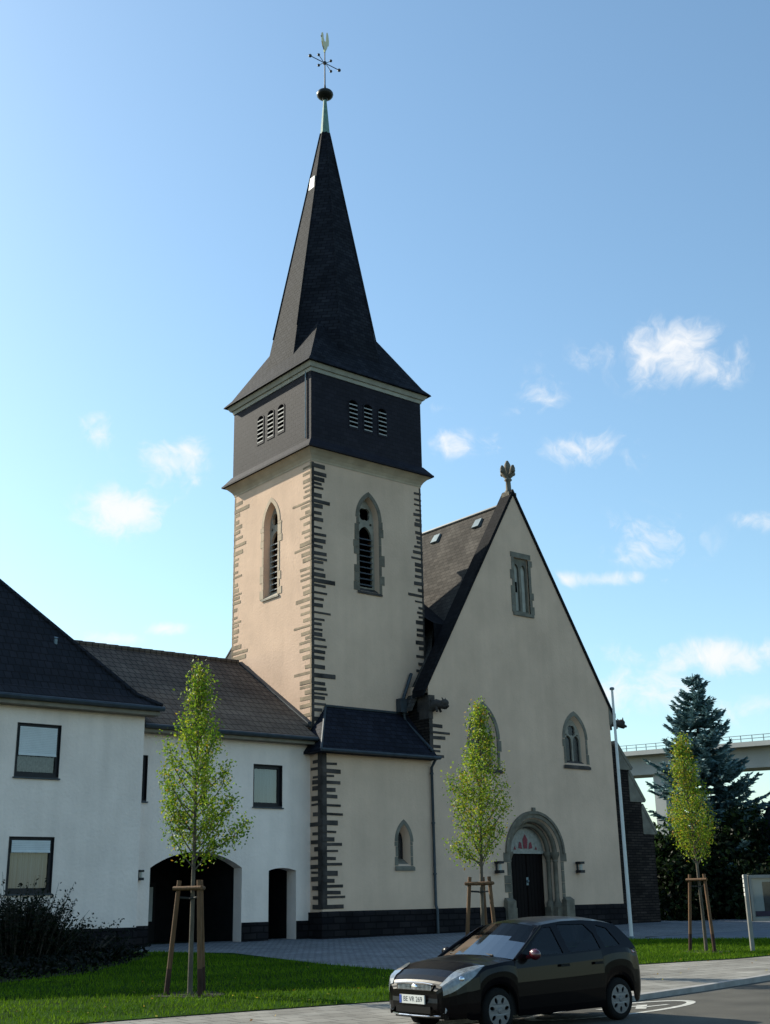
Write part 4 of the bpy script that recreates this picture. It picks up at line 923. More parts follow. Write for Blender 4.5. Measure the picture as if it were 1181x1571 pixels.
def bush(name, lab, x, y, rx, ry, h, seed, n, c0, c1, size=(.09, .17), group=None, z0=None):
    r = random.Random(seed); rg = np.random.default_rng(seed); zb = gz(min(x, 60), min(y, 36)) - .05 if z0 is None else z0
    t = thing(name, lab, 'bush', (x, y, zb), group)
    m = MB()
    for k_ in range(7):
        a = r.uniform(0, 6.28); m.tube([(x, y, zb), (x + rx * .3 * math.cos(a), y + ry * .3 * math.sin(a), zb + h * .4), (x + rx * .6 * math.cos(a), y + ry * .6 * math.sin(a), zb + h * .8)], [.06, .04, .015], 6)
    m.build('stems', 'dark_bark', t)
    cl = []
    for k_ in range(40):
        a = r.uniform(0, 6.28); q = math.sqrt(r.random()); zz = r.uniform(.02, 1.0); w = math.sqrt(max(0, 1 - (zz * .95) ** 3)); cl.append((x + rx * q * w * math.cos(a), y + ry * q * w * math.sin(a), zb + h * zz, r.uniform(.6, 1.25)))
    P = []; C = []
    for i in range(n):
        c = cl[r.randrange(len(cl))]; s = .20 * (rx + ry) / 2 * c[3]
        P.append((c[0] + r.gauss(0, s), c[1] + r.gauss(0, s), max(zb + .02, c[2] + r.gauss(0, s * .9)))); C.append(c[3])
    tt = rg.uniform(0, 1, (n, 1)); col = (np.array(c0) * (1 - tt) + np.array(c1) * tt) * np.array(C)[:, None]
    leaf_mesh('foliage', 'leaf', np.array(P), rg.uniform(size[0], size[1], n), col, t, seed)
    return t
G = 'dark shrubs behind the path at right'
bush('shrub', 'low dark shrub at the foot of the church buttress', 46.2, 35.6, 1.6, 1.2, 2.6, 56, 6000, (.005, .011, .004), (.018, .036, .009), group=G)
bush('shrub', 'low dark shrub under the ochre street tree, in front of taller ones', 49.4, 33.6, 2.4, 1.2, 2.2, 57, 7000, (.005, .011, .004), (.016, .034, .009), group=G)
bush('shrub', 'low dark shrub left of the notice board post', 52.4, 30.8, 2.0, 1.2, 2.6, 58, 7000, (.005, .011, .004), (.016, .034, .009), group=G)
bush('shrub', 'dark leafy shrub beside the stepped church buttress', 47.4, 37.6, 2.2, 1.8, 3.9, 51, 9000, (.006, .014, .004), (.022, .042, .010), group=G)
bush('shrub', 'dark shrub directly behind the ochre street tree', 50.6, 36.0, 2.6, 2.0, 4.3, 52, 9000, (.005, .011, .004), (.016, .034, .009), group=G)
bush('shrub', 'green topped shrub below the blue spruce', 53.6, 36.5, 2.4, 2.0, 5.2, 53, 9000, (.008, .020, .004), (.038, .070, .012), group=G)
bush('shrub', 'dark shrub behind the notice board', 53.5, 32.6, 2.6, 2.0, 4.4, 54, 9000, (.005, .011, .004), (.018, .036, .009), group=G)
bush('shrub', 'dark shrub in front of the shed gable at the right edge', 55.2, 30.0, 2.8, 2.0, 4.6, 55, 9000, (.005, .011, .004), (.020, .036, .009), group=G)
gc_ = leaf_mesh('shade_leaves', 'leaf', gp, np.random.default_rng(5).uniform(.04, .08, len(gp)), np.random.default_rng(6).uniform(.5, 1.6, (len(gp), 1)) * np.array([.002, .005, .0015]), None, 77)  # added dark leaves that deepen the painted shade on the bed
tag(gc_, 'near-black leaves added to deepen the shade before the house', 'shade leaves', kind='stuff')
# dark shrub before the house: upright thorny shoots
def spiky(x, y, seed):
    r = random.Random(seed); zb = gz(x, y); t = thing('thorny_shrub', 'dark shrub with long upright shoots below the house windows', 'shrub', (x, y, zb)); m = MB(); P = []
    for k_ in range(330):
        a = r.uniform(0, 6.28); q = r.random() ** .6; bx_, by_ = x + q * 1.15 * math.cos(a), y + q * .8 * math.sin(a); L = r.uniform(.9, 1.75) * (1.12 - .25 * q); o = q * .55 + r.uniform(-.1, .25)
        if r.random() < .10: L *= 1.28
        p = [Vector((bx_, by_, zb)), Vector((bx_ + o * .3 * math.cos(a), by_ + o * .3 * math.sin(a), zb + L * .5)), Vector((bx_ + o * math.cos(a), by_ + o * math.sin(a), zb + L))]
        m.tube(p, [.014, .009, .003], 4)
        for i in range(34):
            s = r.uniform(.05, 1); v = p[0].lerp(p[1], s * 2) if s < .5 else p[1].lerp(p[2], s * 2 - 1); P.append((v.x + r.gauss(0, .035), v.y + r.gauss(0, .035), v.z + r.gauss(0, .03)))
    for i in range(9000):
        a = r.uniform(0, 6.28); q = math.sqrt(r.random()); zz = 1.6 * (1 - .7 * q * q) * r.random() ** .7; P.append((x + 1.35 * q * math.cos(a), y + .9 * q * math.sin(a), zb + zz))
    m.build('shoots', 'dark_bark', t); n = len(P); rg = np.random.default_rng(seed); tt = rg.uniform(0, 1, (n, 1))
    leaf_mesh('foliage', 'leaf', P, rg.uniform(.03, .06, n), np.array([.003, .006, .003]) * (1 - tt) + np.array([.012, .022, .008]) * tt, t, seed, .45)
spiky(12.75, 30.4, 61)
bush('low_shrub', 'low dark shrub on the dark bed at the far left', 10.6, 30.8, 1.8, 1.0, 1.5, 62, 3600, (.004, .008, .004), (.012, .020, .008), (.03, .06))
bush('low_shrub', 'low dark ground shrub between the tall shoots and the wing', 15.0, 31.2, 1.3, .8, .75, 63, 2200, (.004, .008, .004), (.012, .020, .008), (.03, .05))
# spruce
def spruce(x, y, H, Rb, seed):
    r = random.Random(seed); zb = .5; t = thing('spruce_tree', 'tall blue green spruce rising behind the right lawn', 'tree', (x, y, zb)); m = MB()
    m.tube([(x, y, zb), (x, y, zb + H * .5), (x, y, zb + H)], [.20, .12, .015], 8); m.build('trunk', 'dark_bark', t)
    P = []; D = []; C = []; bm_ = MB()
    z = zb + 1.2
    while z < zb + H - .15:
        f = (z - zb) / H; R = Rb * (1 - f) ** .82 * r.uniform(.85, 1.1); nb = 8 if f < .8 else 6
        for b_ in range(nb):
            a = r.uniform(0, 6.28); L = R * r.uniform(.65, 1.15) + .08; ca_, sa_ = math.cos(a), math.sin(a)
            def pt(s): return Vector((x + L * s * ca_, y + L * s * sa_, z + L * (.10 * s - .55 * s * s * (1 - f * .8) + .42 * s ** 3)))
            bm_.tube([pt(0), pt(.4), pt(.75), pt(1)], [.022, .015, .010, .004], 4, False)
            side = Vector((-sa_, ca_, 0)); ns = max(4, int(L * 9))
            for i in range(ns):
                s = (i + 1) / ns; p = pt(s); dr_ = (pt(min(1, s + .05)) - pt(s - .05)).normalized()
                for sg in (-1, 1, 0):
                    tl = (.16 + .30 * (1 - s)) * min(1.1, .45 + L * .35) if sg else .16
                    d = (dr_ * .75 + side * sg * .75 + uz * r.uniform(-.40, .10)).normalized(); 
                    for q in range(3 if sg else 2):
                        c_ = p + d * tl * (.25 + .42 * q); P.append(tuple(c_ + Vector((r.gauss(0, .02), r.gauss(0, .02), r.gauss(0, .02))))); D.append(tuple((d + Vector((r.gauss(0, .25), r.gauss(0, .25), r.gauss(0, .25)))).normalized())); C.append(tl * .50 + .07)
        z += r.uniform(.30, .44) * (1.15 - .45 * f)
    bm_.build('branches', 'dark_bark', t, recalc=False)
    n = len(P); rg = np.random.default_rng(seed); tt = rg.uniform(0, 1, (n, 1)); col = np.array([.04, .09, .09]) * (1 - tt) + np.array([.19, .31, .33]) * tt
    leaf_mesh('crown', 'needle', P, C, col, t, seed, .34, np.array(D))
spruce(51.5, 37.9, 12.2, 4.5, 71)

# ---------------------------------------------------------------- flagpole, notice board, viaduct, shed
px_, py_ = 31.62, 26.62; fz0 = gz(px_, py_)
fp = thing('flagpole', 'slim white flagpole standing at the back of the right lawn', 'flagpole', (px_, py_, fz0))
m = MB(); m.tube([(px_, py_, fz0 - .1), (px_, py_, fz0 + 4), (px_, py_, 8.42)], [.062, .055, .040], 12); m.build('pole', 'white_metal', fp, smooth=50)
m = MB(); m.lathe([(0, 8.42), (.075, 8.42), (.085, 8.46), (.07, 8.5), (0, 8.52)], (px_, py_, 0), n=12); m.build('cap', 'zinc', fp)
m = MB(); m.lathe([(.12, fz0 - .02), (.12, fz0 + .05), (.065, fz0 + .09)], (px_, py_, 0), n=12); m.build('base_collar', 'zinc', fp)
bx_, by_ = 28.85, 20.18; bz = gz(bx_, by_)
nb_ = thing('notice_board', 'grey metal notice board with papers behind glass at the right edge', 'notice board', (bx_, by_, bz))
bd = Vector((.80, -.60, 0)); bn = Vector((-.60, -.80, 0))       # along the board, towards the viewer
def bpnt(u, w, z): q = Vector((bx_, by_, 0)) + bd * u + bn * w; return (q.x, q.y, z)
def bbox(mb, u0, u1, w0, w1, z0, z1): mb.hexa([bpnt(u0, w0, z0), bpnt(u1, w0, z0), bpnt(u1, w1, z0), bpnt(u0, w1, z0)], [bpnt(u0, w0, z1), bpnt(u1, w0, z1), bpnt(u1, w1, z1), bpnt(u0, w1, z1)])
for u in (0, 1.75):
    m = MB(); bbox(m, u - .05, u + .05, -.05, .05, bz - .1, 2.22); po_ = m.build('post', 'board_metal', nb_, bevel=.008)
    if u == 0:
        m = MB(); 
        for i in range(5): bbox(m, -.056, -.051, -.045, .045, 1.66 + i * .115, 1.66 + i * .115 + .085)
        m.build('reflector_strip', 'white_metal', po_)
m = MB(); bbox(m, .10, 1.65, -.06, -.03, 1.06, 2.14); case = m.build('case', 'shutter', nb_)
m = MB(); 
for (u0, u1, z0, z1) in ((.08, 1.67, 2.12, 2.20), (.08, 1.67, 1.02, 1.10), (.08, .15, 1.10, 2.12), (1.60, 1.67, 1.10, 2.12)): bbox(m, u0, u1, -.06, .06, z0, z1)
m.build('frame', 'board_metal', nb_, bevel=.006)
m = MB(); bbox(m, .20, .44, -.029, -.024, 1.58, 2.05); m.build('notice', 'paper', nb_)
m = MB(); bbox(m, .24, .42, -.029, -.024, 1.30, 1.54); m.build('notice', 'paper', nb_)
m = MB(); bbox(m, .46, 1.1, -.029, -.024, 1.14, 2.02); m.build('poster', 'paper_dark', nb_)
m = MB(); bbox(m, .20, .62, -.023, -.019, 1.13, 1.27); m.build('poster', 'picture_violet', nb_)
m = MB(); bbox(m, 1.15, 1.5, -.029, -.024, 1.4, 2.0); m.build('notice', 'paper', nb_)
m = MB(); m.poly([bpnt(.15, .03, 1.1), bpnt(1.6, .03, 1.1), bpnt(1.6, .03, 2.12), bpnt(.15, .03, 2.12)]); m.build('pane', 'window_glass', nb_)
# viaduct far behind
def at_depth(x, y, d):
    q = px_ray(x, y); return EYE + q * (d / q.dot(fw))
va = at_depth(960, 1153, 205); vb = at_depth(1181, 1135, 186)
vd = (vb - va); vd.z = 0; vd.normalize(); vn_ = Vector((vd.y, -vd.x, 0)); vslope = (vb.z - va.z) / (vb - va).length
via = thing('viaduct', 'pale concrete road viaduct on tall piers far behind the church', 'bridge', (va.x, va.y, 0))
def vpt(s, w, z): q = va + vd * s + vn_ * w; return (q.x, q.y, va.z + vslope * s + z)
def vbox(mb, s0, s1, w0, w1, z0, z1): mb.hexa([vpt(s0, w0, z0), vpt(s1, w0, z0), vpt(s1, w1, z0), vpt(s0, w1, z0)], [vpt(s0, w0, z1), vpt(s1, w0, z1), vpt(s1, w1, z1), vpt(s0, w1, z1)])
m = MB(); vbox(m, -120, 160, -11, 0, -.75, 0); vbox(m, -120, 160, -8.5, -2.2, -3.9, -.75); m.build('deck', 'concrete', via)
m = MB()
for z in (.45, .95): vbox(m, -120, 160, -.25, -.15, z, z + .09)
for i in range(140): vbox(m, -120 + i * 2, -120 + i * 2 + .10, -.25, -.15, 0, 1.04)
m.build('railing', 'zinc', via)
for s in (-73, -34.5, 4.2, 43, 82, 121):
    m = MB(); p0 = Vector(vpt(s, -5.3, 0)); m.prism([(p0.x + vd.x * a + vn_.x * b, p0.y + vd.y * a + vn_.y * b, -4) for a, b in ((-1.1, -2.4), (1.1, -2.4), (1.1, 2.4), (-1.1, 2.4))], (0, 0, p0.z - 3.92 + 4)); m.build('pier', 'concrete', via)
# garden shed with gable at the right edge
sx0, sx1, sy0, sy1 = 52.2, 57.5, 33.8, 39.0
shed = thing('shed', 'dark wooden shed with steep gable roof among shrubs at the right edge', 'shed', (54.8, 36, .5))
ga = (56.0, 8.4); gh = 2.6
sxc = 55.2
m = MB(); m.hexa([(sxc - 2.6, 32.2, .4), (sxc + 2.6, 32.2, .4), (sxc + 2.6, 35.2, .4), (sxc - 2.6, 35.2, .4)], [(sxc - 2.6, 32.2, 4.4), (sxc + 2.6, 32.2, 4.4), (sxc + 2.6, 35.2, 4.4), (sxc - 2.6, 35.2, 4.4)])
m.prism([(sxc - 2.6, 32.2, 4.401), (sxc + 2.6, 32.2, 4.401), (sxc, 32.2, 7.4)], (0, 3, 0)); m.build('wall', 'frame_dark', shed)
for s in (-1, 1):
    m = MB(); m.hexa([(sxc + s * 3.1, 31.7, 4.10), (sxc, 31.7, 7.62), (sxc, 35.6, 7.62), (sxc + s * 3.1, 35.6, 4.10)], [(sxc + s * 3.1, 31.7, 4.32), (sxc, 31.7, 7.84), (sxc, 35.6, 7.84), (sxc + s * 3.1, 35.6, 4.32)]); rf = m.build('roof', 'tile_dark', shed)
    m = MB(); m.hexa([(sxc + s * 3.1, 31.66, 3.98), (sxc, 31.66, 7.50), (sxc, 31.70, 7.50), (sxc + s * 3.1, 31.70, 3.98)], [(sxc + s * 3.1, 31.66, 4.14), (sxc, 31.66, 7.66), (sxc, 31.70, 7.66), (sxc + s * 3.1, 31.70, 4.14)]); m.build('bargeboard', 'eave_trim', rf)

# ---------------------------------------------------------------- parked car
CX0, CYC = 11.32, 13.42
car = thing('parked_car', 'dark five-door hatchback parked at the kerb before the church', 'car', (CX0 + 1.9, CYC, sz_(13.6)))
cz0 = sz_(13.6)
def cw(x, y, z): return (CX0 + x, CYC + y, cz0 + z)
def lerp_tab(T, x):
    for (a, b), (c, d) in zip(T, T[1:]):
        if a <= x <= c:
            f = (x - a) / (c - a) if c > a else 0; f = f * f * (3 - 2 * f) * .35 + f * .65; return b + (d - b) * f
    return T[0][1] if x < T[0][0] else T[-1][1]
BELT = [(0, .57), (.03, .625), (.08, .68), (.16, .735), (.3, .795), (.6, .872), (1.0, .915), (2.0, .945), (3.0, .985), (3.55, 1.0), (3.76, .985), (3.86, .93), (3.92, .78)]
HOODC = [(0, .59), (.03, .655), (.08, .715), (.16, .775), (.3, .845), (.6, .93), (.95, .985), (1.05, .99)]
HALF = [(0, .47), (.03, .56), (.07, .635), (.14, .71), (.27, .772), (.55, .825), (.9, .84), (2.6, .84), (3.2, .838), (3.55, .825), (3.78, .785), (3.87, .745), (3.92, .70)]
AX_F, AX_R, WR = .82, 3.306, .345
def zbot(x):
    z = .205 if .3 < x < 3.6 else .235
    if x < .12: z = .235 + .11 * (1 - x / .12) ** 1.5
    if x > 3.75: z = .235 + .12 * ((x - 3.75) / .17) ** 1.5
    for a in (AX_F, AX_R):
        d = abs(x - a)
        if d < WR: z = max(z, .29 + math.sqrt(WR * WR - d * d))
    return z
st_ = sorted(set([0, .01, .03, .07, .02, .05, .09, .14, .2, .27, .35, .43, .9, 1.0, 1.1, 1.2, 1.25, 1.4, 1.6, 1.8, 2.0, 2.2, 2.25, 2.27, 2.4, 2.6, 2.8, 2.94, 2.95, 3.7, 3.75, 3.8, 3.85, 3.89, 3.92] + [round(a + WR * math.cos(math.pi * i / 14), 4) for a in (AX_F, AX_R) for i in range(15)]))
def section(x, s):
    h = lerp_tab(HALF, x); zb = zbot(x); zt = lerp_tab(BELT, x); pts = []
    for f, k_ in ((0, .965), (.12, .985), (.35, 1.0), (.6, 1.0), (.85, .985), (1.0, .955)):
        pts.append((x, s * h * k_, zb + (zt - zb) * f))
    return pts
body = MB(); doors = {-1: [MB(), MB()], 1: [MB(), MB()]}
for s in (-1, 1):
    for a, b in zip(st_, st_[1:]):
        A, B_ = section(a, s), section(b, s); mid = (a + b) / 2; tgt = body
        if 1.20 < mid < 2.25: tgt = doors[s][0]
        elif 2.27 < mid < 2.94: tgt = doors[s][1]
        for i in range(5):
            t_ = tgt if i > 0 or tgt is body else body
            t_.poly([cw(*A[i]), cw(*B_[i]), cw(*B_[i + 1]), cw(*A[i + 1])])
# bonnet with a light crown
hs = [x for x in st_ if x <= 1.0] + [1.05]
def hood(x, f):
    e = section(x, 1)[-1]; return (x + .10 * f * f * (1 if x > .8 else 0), e[1] * f, lerp_tab(HOODC, x) + (e[2] - lerp_tab(HOODC, x)) * abs(f) ** 2.4)
for a, b in zip(hs, hs[1:]):
    for i in range(10):
        f0, f1 = -1 + i * .2, -.8 + i * .2; body.poly([cw(*hood(a, f0)), cw(*hood(b, f0)), cw(*hood(b, f1)), cw(*hood(a, f1))])
# front and rear ends
A = [section(0, -1), section(0, 1)]
for i in range(5): body.poly([cw(*A[0][i]), cw(-.03 if i < 3 else -.01, A[0][i][1] * .4, A[0][i][2]), cw(-.03 if i + 1 < 3 else -.01, A[0][i + 1][1] * .4, A[0][i + 1][2]), cw(*A[0][i + 1])]); body.poly([cw(*A[1][i]), cw(-.03 if i < 3 else -.01, A[1][i][1] * .4, A[1][i][2]), cw(-.03 if i + 1 < 3 else -.01, A[1][i + 1][1] * .4, A[1][i + 1][2]), cw(*A[1][i + 1])]); body.poly([cw(-.03 if i < 3 else -.01, A[0][i][1] * .4, A[0][i][2]), cw(-.03 if i < 3 else -.01, A[1][i][1] * .4, A[1][i][2]), cw(-.03 if i + 1 < 3 else -.01, A[1][i + 1][1] * .4, A[1][i + 1][2]), cw(-.03 if i + 1 < 3 else -.01, A[0][i + 1][1] * .4, A[0][i + 1][2])])
e0, e1 = A[0][-1], A[1][-1]; body.poly([cw(*e0), cw(-.01, e0[1] * .4, .61), cw(-.01, e1[1] * .4, .61), cw(*e1), cw(0, 0, .62)])
A = [section(3.92, -1), section(3.92, 1)]
for i in range(5): body.poly([cw(*A[0][i]), cw(*A[1][i]), cw(*A[1][i + 1]), cw(*A[0][i + 1])])
# tailgate shelf below the rear window
body.poly([cw(3.92, -.66, .78), cw(3.92, .66, .78), cw(3.80, .70, .98), cw(3.80, -.70, .98)])
for a, b in zip([x for x in st_ if x >= 3.5], [x for x in st_ if x > 3.5]):
    pa, pb = section(a, 1)[-1], section(b, 1)[-1]; body.poly([cw(*pa), cw(*pb), cw(pb[0], -pb[1], pb[2]), cw(pa[0], -pa[1], pa[2])])
# roof and pillars
def side_y(z): return .805 - .255 * max(0, (z - .93) / .47) ** 1.25
ROOFZ = [(1.80, 1.375), (2.0, 1.415), (2.4, 1.450), (2.8, 1.455), (3.2, 1.432), (3.45, 1.392)]
rs = [1.80, 1.9, 2.0, 2.2, 2.4, 2.6, 2.8, 3.0, 3.2, 3.35, 3.45]
def roof(x, f): ze = lerp_tab(ROOFZ, x); y = side_y(ze - .045) * f; return (x + .08 * f * f * (1 if x < 1.85 else 0), y, ze + .018 - .063 * abs(f) ** 2.2)
for a, b in zip(rs, rs[1:]):
    for i in range(10):
        f0, f1 = -1 + i * .2, -.8 + i * .2; body.poly([cw(*roof(a, f0)), cw(*roof(b, f0)), cw(*roof(b, f1)), cw(*roof(a, f1))])
edge_top = [(x, lerp_tab(ROOFZ, x) - .045) for x in rs]
side_out = [(1.12, .90), (1.3, .915), (2.0, .935), (3.0, .975), (3.55, .995), (3.76, .98)] + [(3.69, 1.13), (3.59, 1.26), (3.50, 1.345)] + list(reversed(edge_top))[0:] + [(1.68, 1.255), (1.42, 1.08), (1.22, .955)]
wins = [[(1.42, .965), (2.16, .975), (2.12, 1.335), (1.98, 1.33), (1.76, 1.225), (1.54, 1.075)], [(2.30, .98), (2.98, 1.005), (2.95, 1.22), (2.84, 1.355), (2.26, 1.36)], [(3.10, 1.02), (3.44, 1.045), (3.30, 1.285), (3.10, 1.335), (3.04, 1.22)]]
glass = {}
for s in (-1, 1):
    Ms = lambda u, v, w, s=s: cw(u, s * (side_y(v) - w), v)
    body.plate(side_out, wins, Ms, 0, .02)
carb = body.build('body', 'car_paint', car, smooth=32)
for s in (-1, 1):
    for j, d in enumerate(doors[s]):
        do = d.build('door', 'car_paint', car, smooth=32, recalc=False)
        xh = (2.12, 2.84)[j]; m = MB(); m.hexa([cw(xh - .10, s * .842, .80), cw(xh + .08, s * .842, .80), cw(xh + .08, s * .87, .80), cw(xh - .10, s * .87, .80)], [cw(xh - .10, s * .842, .835), cw(xh + .08, s * .842, .835), cw(xh + .08, s * .865, .835), cw(xh - .10, s * .865, .835)]); m.build('handle', 'car_trim', do)
    for w_ in wins:
        m = MB(); m.plate(w_, [], lambda u, v, w, s=s: cw(u, s * (side_y(v) - w), v), .012, None); m.build('side_window', 'car_glass', car)
    # mirrors
    m = MB(); m.ball(cw(1.44, s * .92, .99), .105, 12, 8, (.6, 1.0, .72)); m.tube([cw(1.42, s * .78, .95), cw(1.42, s * .9, .97)], .03, 6); mo = m.build('wing_mirror', 'car_red' if s < 0 else 'car_paint', car, smooth=60)
    # headlights
    m = MB(); g_ = {}; N_ = 10; K_ = 9
    for i in range(N_ + 1):
        u = i / N_; x = .03 + .56 * u; e = section(x, s); k_ = math.sin(math.pi * min(1, .16 + .84 * u)) ** .6 if u < 1 else 0
        flo = 1 - .36 * (1 - u) ** .9; fhi = 1 - .02 - .24 * max(0, math.sin(math.pi * (.08 + .92 * u))) ** .8
        for j in range(K_ + 1):
            v = j / K_
            if v < .5:
                f = flo + (1 - flo) * v * 2; q_ = f * 5; fs_ = (0, .12, .35, .6, .85, 1.0); t_ = max(i_ for i_ in range(5) if fs_[i_] <= f + 1e-9); w_ = (f - fs_[t_]) / (fs_[t_ + 1] - fs_[t_]); p = Vector(e[t_]).lerp(Vector(e[t_ + 1]), w_)
            else:
                f = 1 + (fhi - 1) * (v - .5) * 2; h_ = hood(x, f); p = Vector((h_[0], s * h_[1], h_[2]))
            g_[i, j] = p + Vector((-.006, s * .010, .010))
    for i in range(N_):
        for j in range(K_): m.poly([cw(*g_[i, j]), cw(*g_[i + 1, j]), cw(*g_[i + 1, j + 1]), cw(*g_[i, j + 1])])
    hl = m.build('headlight', 'lamp_silver', car, smooth=60)
    m = MB(); m.ball(cw(.235, s * .715, .722), .055, 10, 8, (1.0, .8, .8)); m.build('lamp', 'chrome', hl, smooth=60)
    # rear lights high on the pillar
    m = MB(); m.hexa([cw(3.68, s * .72, .93), cw(3.85, s * .66, .93), cw(3.80, s * .755, .92), cw(3.68, s * .795, .92)], [cw(3.60, s * .66, 1.14), cw(3.67, s * .62, 1.14), cw(3.655, s * .69, 1.13), cw(3.60, s * .715, 1.13)]); m.build('tail_light', 'tail_red', car, bevel=.01)
    # fog lamp
    m = MB(); m.lathe([(0, -.012), (.045, -.012), (.05, .0)], cw(-.005 + .06, s * .55, .34), 'X', 14); m.build('fog_lamp', 'lamp_silver', car)
# windscreen and rear window
def sheet(c, n1=8, n2=6, bulge=(0, 0, 0)):
    m = MB(); g = {}
    for i in range(n1 + 1):
        for j in range(n2 + 1):
            u, v = i / n1, j / n2; p = (Vector(c[0]) * (1 - u) + Vector(c[1]) * u) * (1 - v) + (Vector(c[3]) * (1 - u) + Vector(c[2]) * u) * v; g[i, j] = p + Vector(bulge) * (4 * u * (1 - u))
    for i in range(n1):
        for j in range(n2): m.poly([cw(*g[i, j]), cw(*g[i + 1, j]), cw(*g[i + 1, j + 1]), cw(*g[i, j + 1])])
    return m
ws_ = sheet([(1.16, -.800, .930), (1.16, .800, .930), (1.86, .605, 1.335), (1.86, -.605, 1.335)], 10, 8, (-.13, 0, .058)).build('windscreen', 'car_glass', car, smooth=60)
for s in (-1, 1):
    m = MB(); m.tube([cw(1.16, s * .800, .93), cw(1.42, s * .738, 1.085), cw(1.66, s * .668, 1.22), cw(1.90, s * .594, 1.345)], .022, 8); m.build('pillar', 'car_paint', car, smooth=60)
m = MB(); m.tube([cw(1.08, -.45, .985), cw(1.12, -.1, 1.01), cw(1.10, .3, 1.0)], .012, 5); m.tube([cw(1.09, .1, .985), cw(1.13, .5, 1.0)], .012, 5); m.build('wiper', 'car_trim', car)
sheet([(3.77, -.72, .98), (3.77, .72, .98), (3.49, .575, 1.365), (3.49, -.575, 1.365)], 8, 5, (.05, 0, .02)).build('rear_window', 'car_glass', car, smooth=60)
# grille, plate, bumper trim, floor, cabin
m = MB(); m.hexa([cw(-.016, -.36, .575), cw(-.016, .36, .575), cw(.0, .36, .575), cw(.0, -.36, .575)], [cw(.015, -.40, .650), cw(.015, .40, .650), cw(.04, .40, .650), cw(.04, -.40, .650)]); gri = m.build('grille', 'car_trim', car)
m = MB()
for i in range(26):
    y = -.345 + i * .027; m.tube([cw(-.014, y - .012, .582), cw(.006, y + .012, .645)], .004, 4)
m.build('bars', 'zinc', gri)
m = MB(); m.ball(cw(-.005, 0, .615), .05, 12, 8, (.3, 1.5, .75)); m.build('badge', 'chrome', gri, smooth=60)
m = MB(); m.tube([cw(-.012, -.40, .655), cw(.005, -.2, .668), cw(.008, 0, .672), cw(.005, .2, .668), cw(-.012, .40, .655)], .008, 6); m.build('grille_trim', 'chrome', gri)
m = MB(); m.box(*sorted((CX0 - .052, CX0 - .034)), CYC - .26, CYC + .26, cz0 + .405, cz0 + .515); plate = m.build('number_plate', 'plate_white', car)
m = MB(); m.box(CX0 - .055, CX0 - .0525, CYC + .215, CYC + .258, cz0 + .408, cz0 + .512); m.build('blue_band', 'plate_blue', plate)
def text_mesh(s, size, name, mat, parent, mtx):
    cu_ = bpy.data.curves.new(name, 'FONT'); cu_.body = s; cu_.size = size; cu_.align_x = 'CENTER'; cu_.align_y = 'CENTER'
    ob = bpy.data.objects.new(name + '_tmp', cu_); COL.objects.link(ob); bpy.context.view_layer.update()
    me = bpy.data.meshes.new_from_object(ob.evaluated_get(bpy.context.evaluated_depsgraph_get())); bpy.data.objects.remove(ob)
    v = [tuple(mtx @ vv.co) for vv in me.vertices]; f = [tuple(p.vertices) for p in me.polygons]
    return mesh_obj(name, v, f, MATS[mat], parent)
text_mesh('BE VR 269', .092, 'plate_lettering', 'lettering', plate, Matrix(((0, 0, 1, CX0 - .0535), (-1, 0, 0, CYC - .02), (0, 1, 0, cz0 + .46), (0, 0, 0, 1))))
m = MB(); m.tube([cw(.03, -.50, .262), cw(-.028, -.30, .255), cw(-.034, 0, .252), cw(-.028, .30, .255), cw(.03, .50, .262)], .012, 6); m.build('bumper_trim', 'chrome', car)
m = MB(); m.box(CX0 - .035, CX0 - .031, CYC - .36, CYC + .36, cz0 + .29, cz0 + .375); m.build('air_intake', 'car_trim', car)
m = MB(); m.hexa([cw(.12, -.56, .21), cw(3.8, -.60, .21), cw(3.8, .60, .21), cw(.12, .56, .21)], [cw(.12, -.56, .60), cw(3.8, -.60, .60), cw(3.8, .60, .60), cw(.12, .56, .60)]); m.build('underbody', 'car_trim', car)
m = MB()
for s in (-1, 1): m.hexa([cw(1.05, s * .56, .22), cw(2.95, s * .56, .22), cw(2.95, s * .79, .22), cw(1.05, s * .79, .22)], [cw(1.05, s * .56, .62), cw(2.95, s * .56, .62), cw(2.95, s * .76, .85), cw(1.05, s * .76, .85)])
m.box(CX0 + 1.0, CX0 + 1.3, CYC - .70, CYC + .70, cz0 + .7, cz0 + .93)
m.build('cabin_lining', 'car_trim', car)
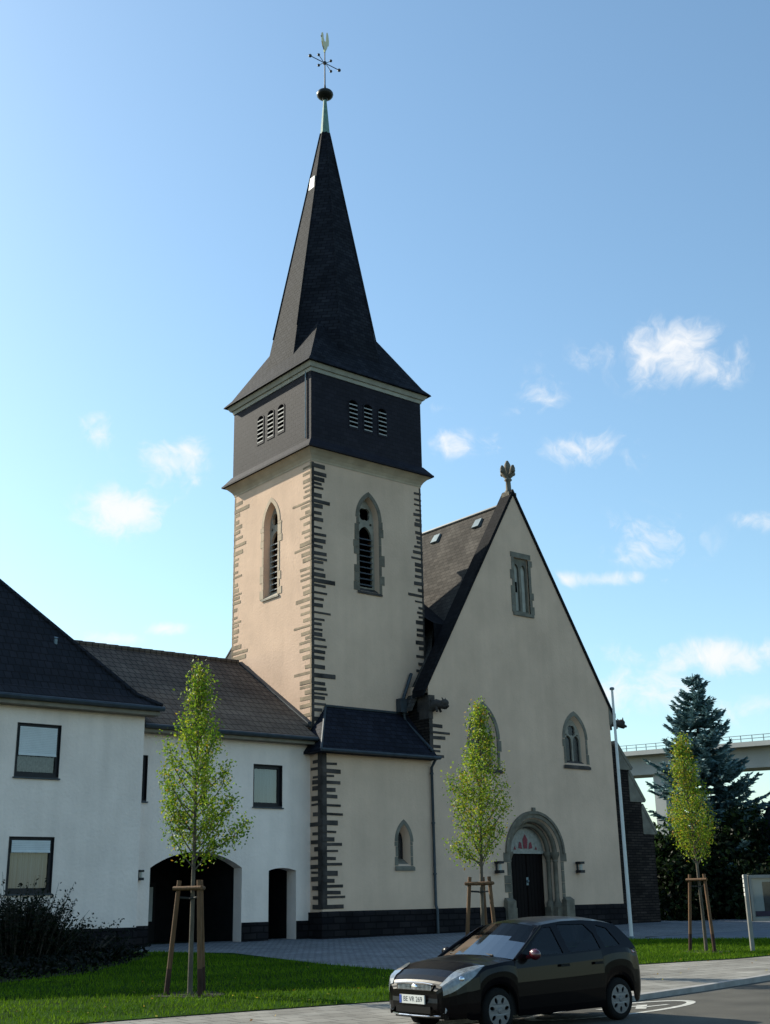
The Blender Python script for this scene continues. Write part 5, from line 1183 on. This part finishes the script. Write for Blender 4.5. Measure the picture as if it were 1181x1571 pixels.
for (x, y) in ((1.95, -.37), (1.95, .37), (2.95, -.37), (2.95, .37)):
    m = MB(); m.hexa([cw(x, y - .24, .5), cw(x + .2, y - .24, .5), cw(x + .2, y + .24, .5), cw(x, y + .24, .5)], [cw(x + .18, y - .2, 1.08), cw(x + .30, y - .2, 1.08), cw(x + .30, y + .2, 1.08), cw(x + .18, y + .2, 1.08)])
    m.box(CX0 + x - .35, CX0 + x + .15, CYC + y - .24, CYC + y + .24, cz0 + .45, cz0 + .6); m.hexa([cw(x + .22, y - .12, 1.11), cw(x + .31, y - .12, 1.11), cw(x + .31, y + .12, 1.11), cw(x + .22, y + .12, 1.11)], [cw(x + .25, y - .11, 1.27), cw(x + .33, y - .11, 1.27), cw(x + .33, y + .11, 1.27), cw(x + .25, y + .11, 1.27)]); m.build('seat', 'seat_cloth', car, bevel=.02)
m = MB(); m.lathe([(.175 + .014 * math.cos(a), .014 * math.sin(a)) for a in (i * math.pi / 4 for i in range(9))], cw(1.52, .37, .93), 'X', 20); m.build('steering_wheel', 'car_trim', car)
for ax in (AX_F, AX_R):
    for s in (-1, 1):
        yo = s * .800; zc = .295; c0 = cw(ax, yo, zc); sg = s
        m = MB(); m.lathe([(.19, sg * -.16), (.27, sg * -.16), (.29, sg * -.14), (.293, sg * -.03), (.275, sg * .0), (.24, sg * .015), (.205, sg * .010), (.195, sg * -.02)], c0, 'Y', 32); m.lathe([(0, sg * -.05), (.195, sg * -.05)], c0, 'Y', 32); wh = m.build('wheel', 'tyre', car, smooth=45)
        m = MB(); outer = circle(0, 0, .200, 32); hol = []
        for k_ in range(7):
            a = 2 * math.pi * k_ / 7 + .2; ca_, sa_ = math.cos(a), math.sin(a)
            hol.append([(ca_ * (.140 + .042 * math.cos(q)) - sa_ * .026 * math.sin(q), sa_ * (.140 + .042 * math.cos(q)) + ca_ * .026 * math.sin(q)) for q in (i * math.pi / 6 for i in range(12))])
        m.plate(outer, hol, lambda u, v, w, ax=ax, s=s: cw(ax + u, s * (.812 - w - .10 * (u * u + v * v)), zc + v), 0, .02)
        m.lathe([(0, sg * .022), (.03, sg * .02), (.04, sg * .01)], c0, 'Y', 16); m.build('hubcap', 'hub_silver', wh)
# give every mesh without a set sharp angle its plain shading
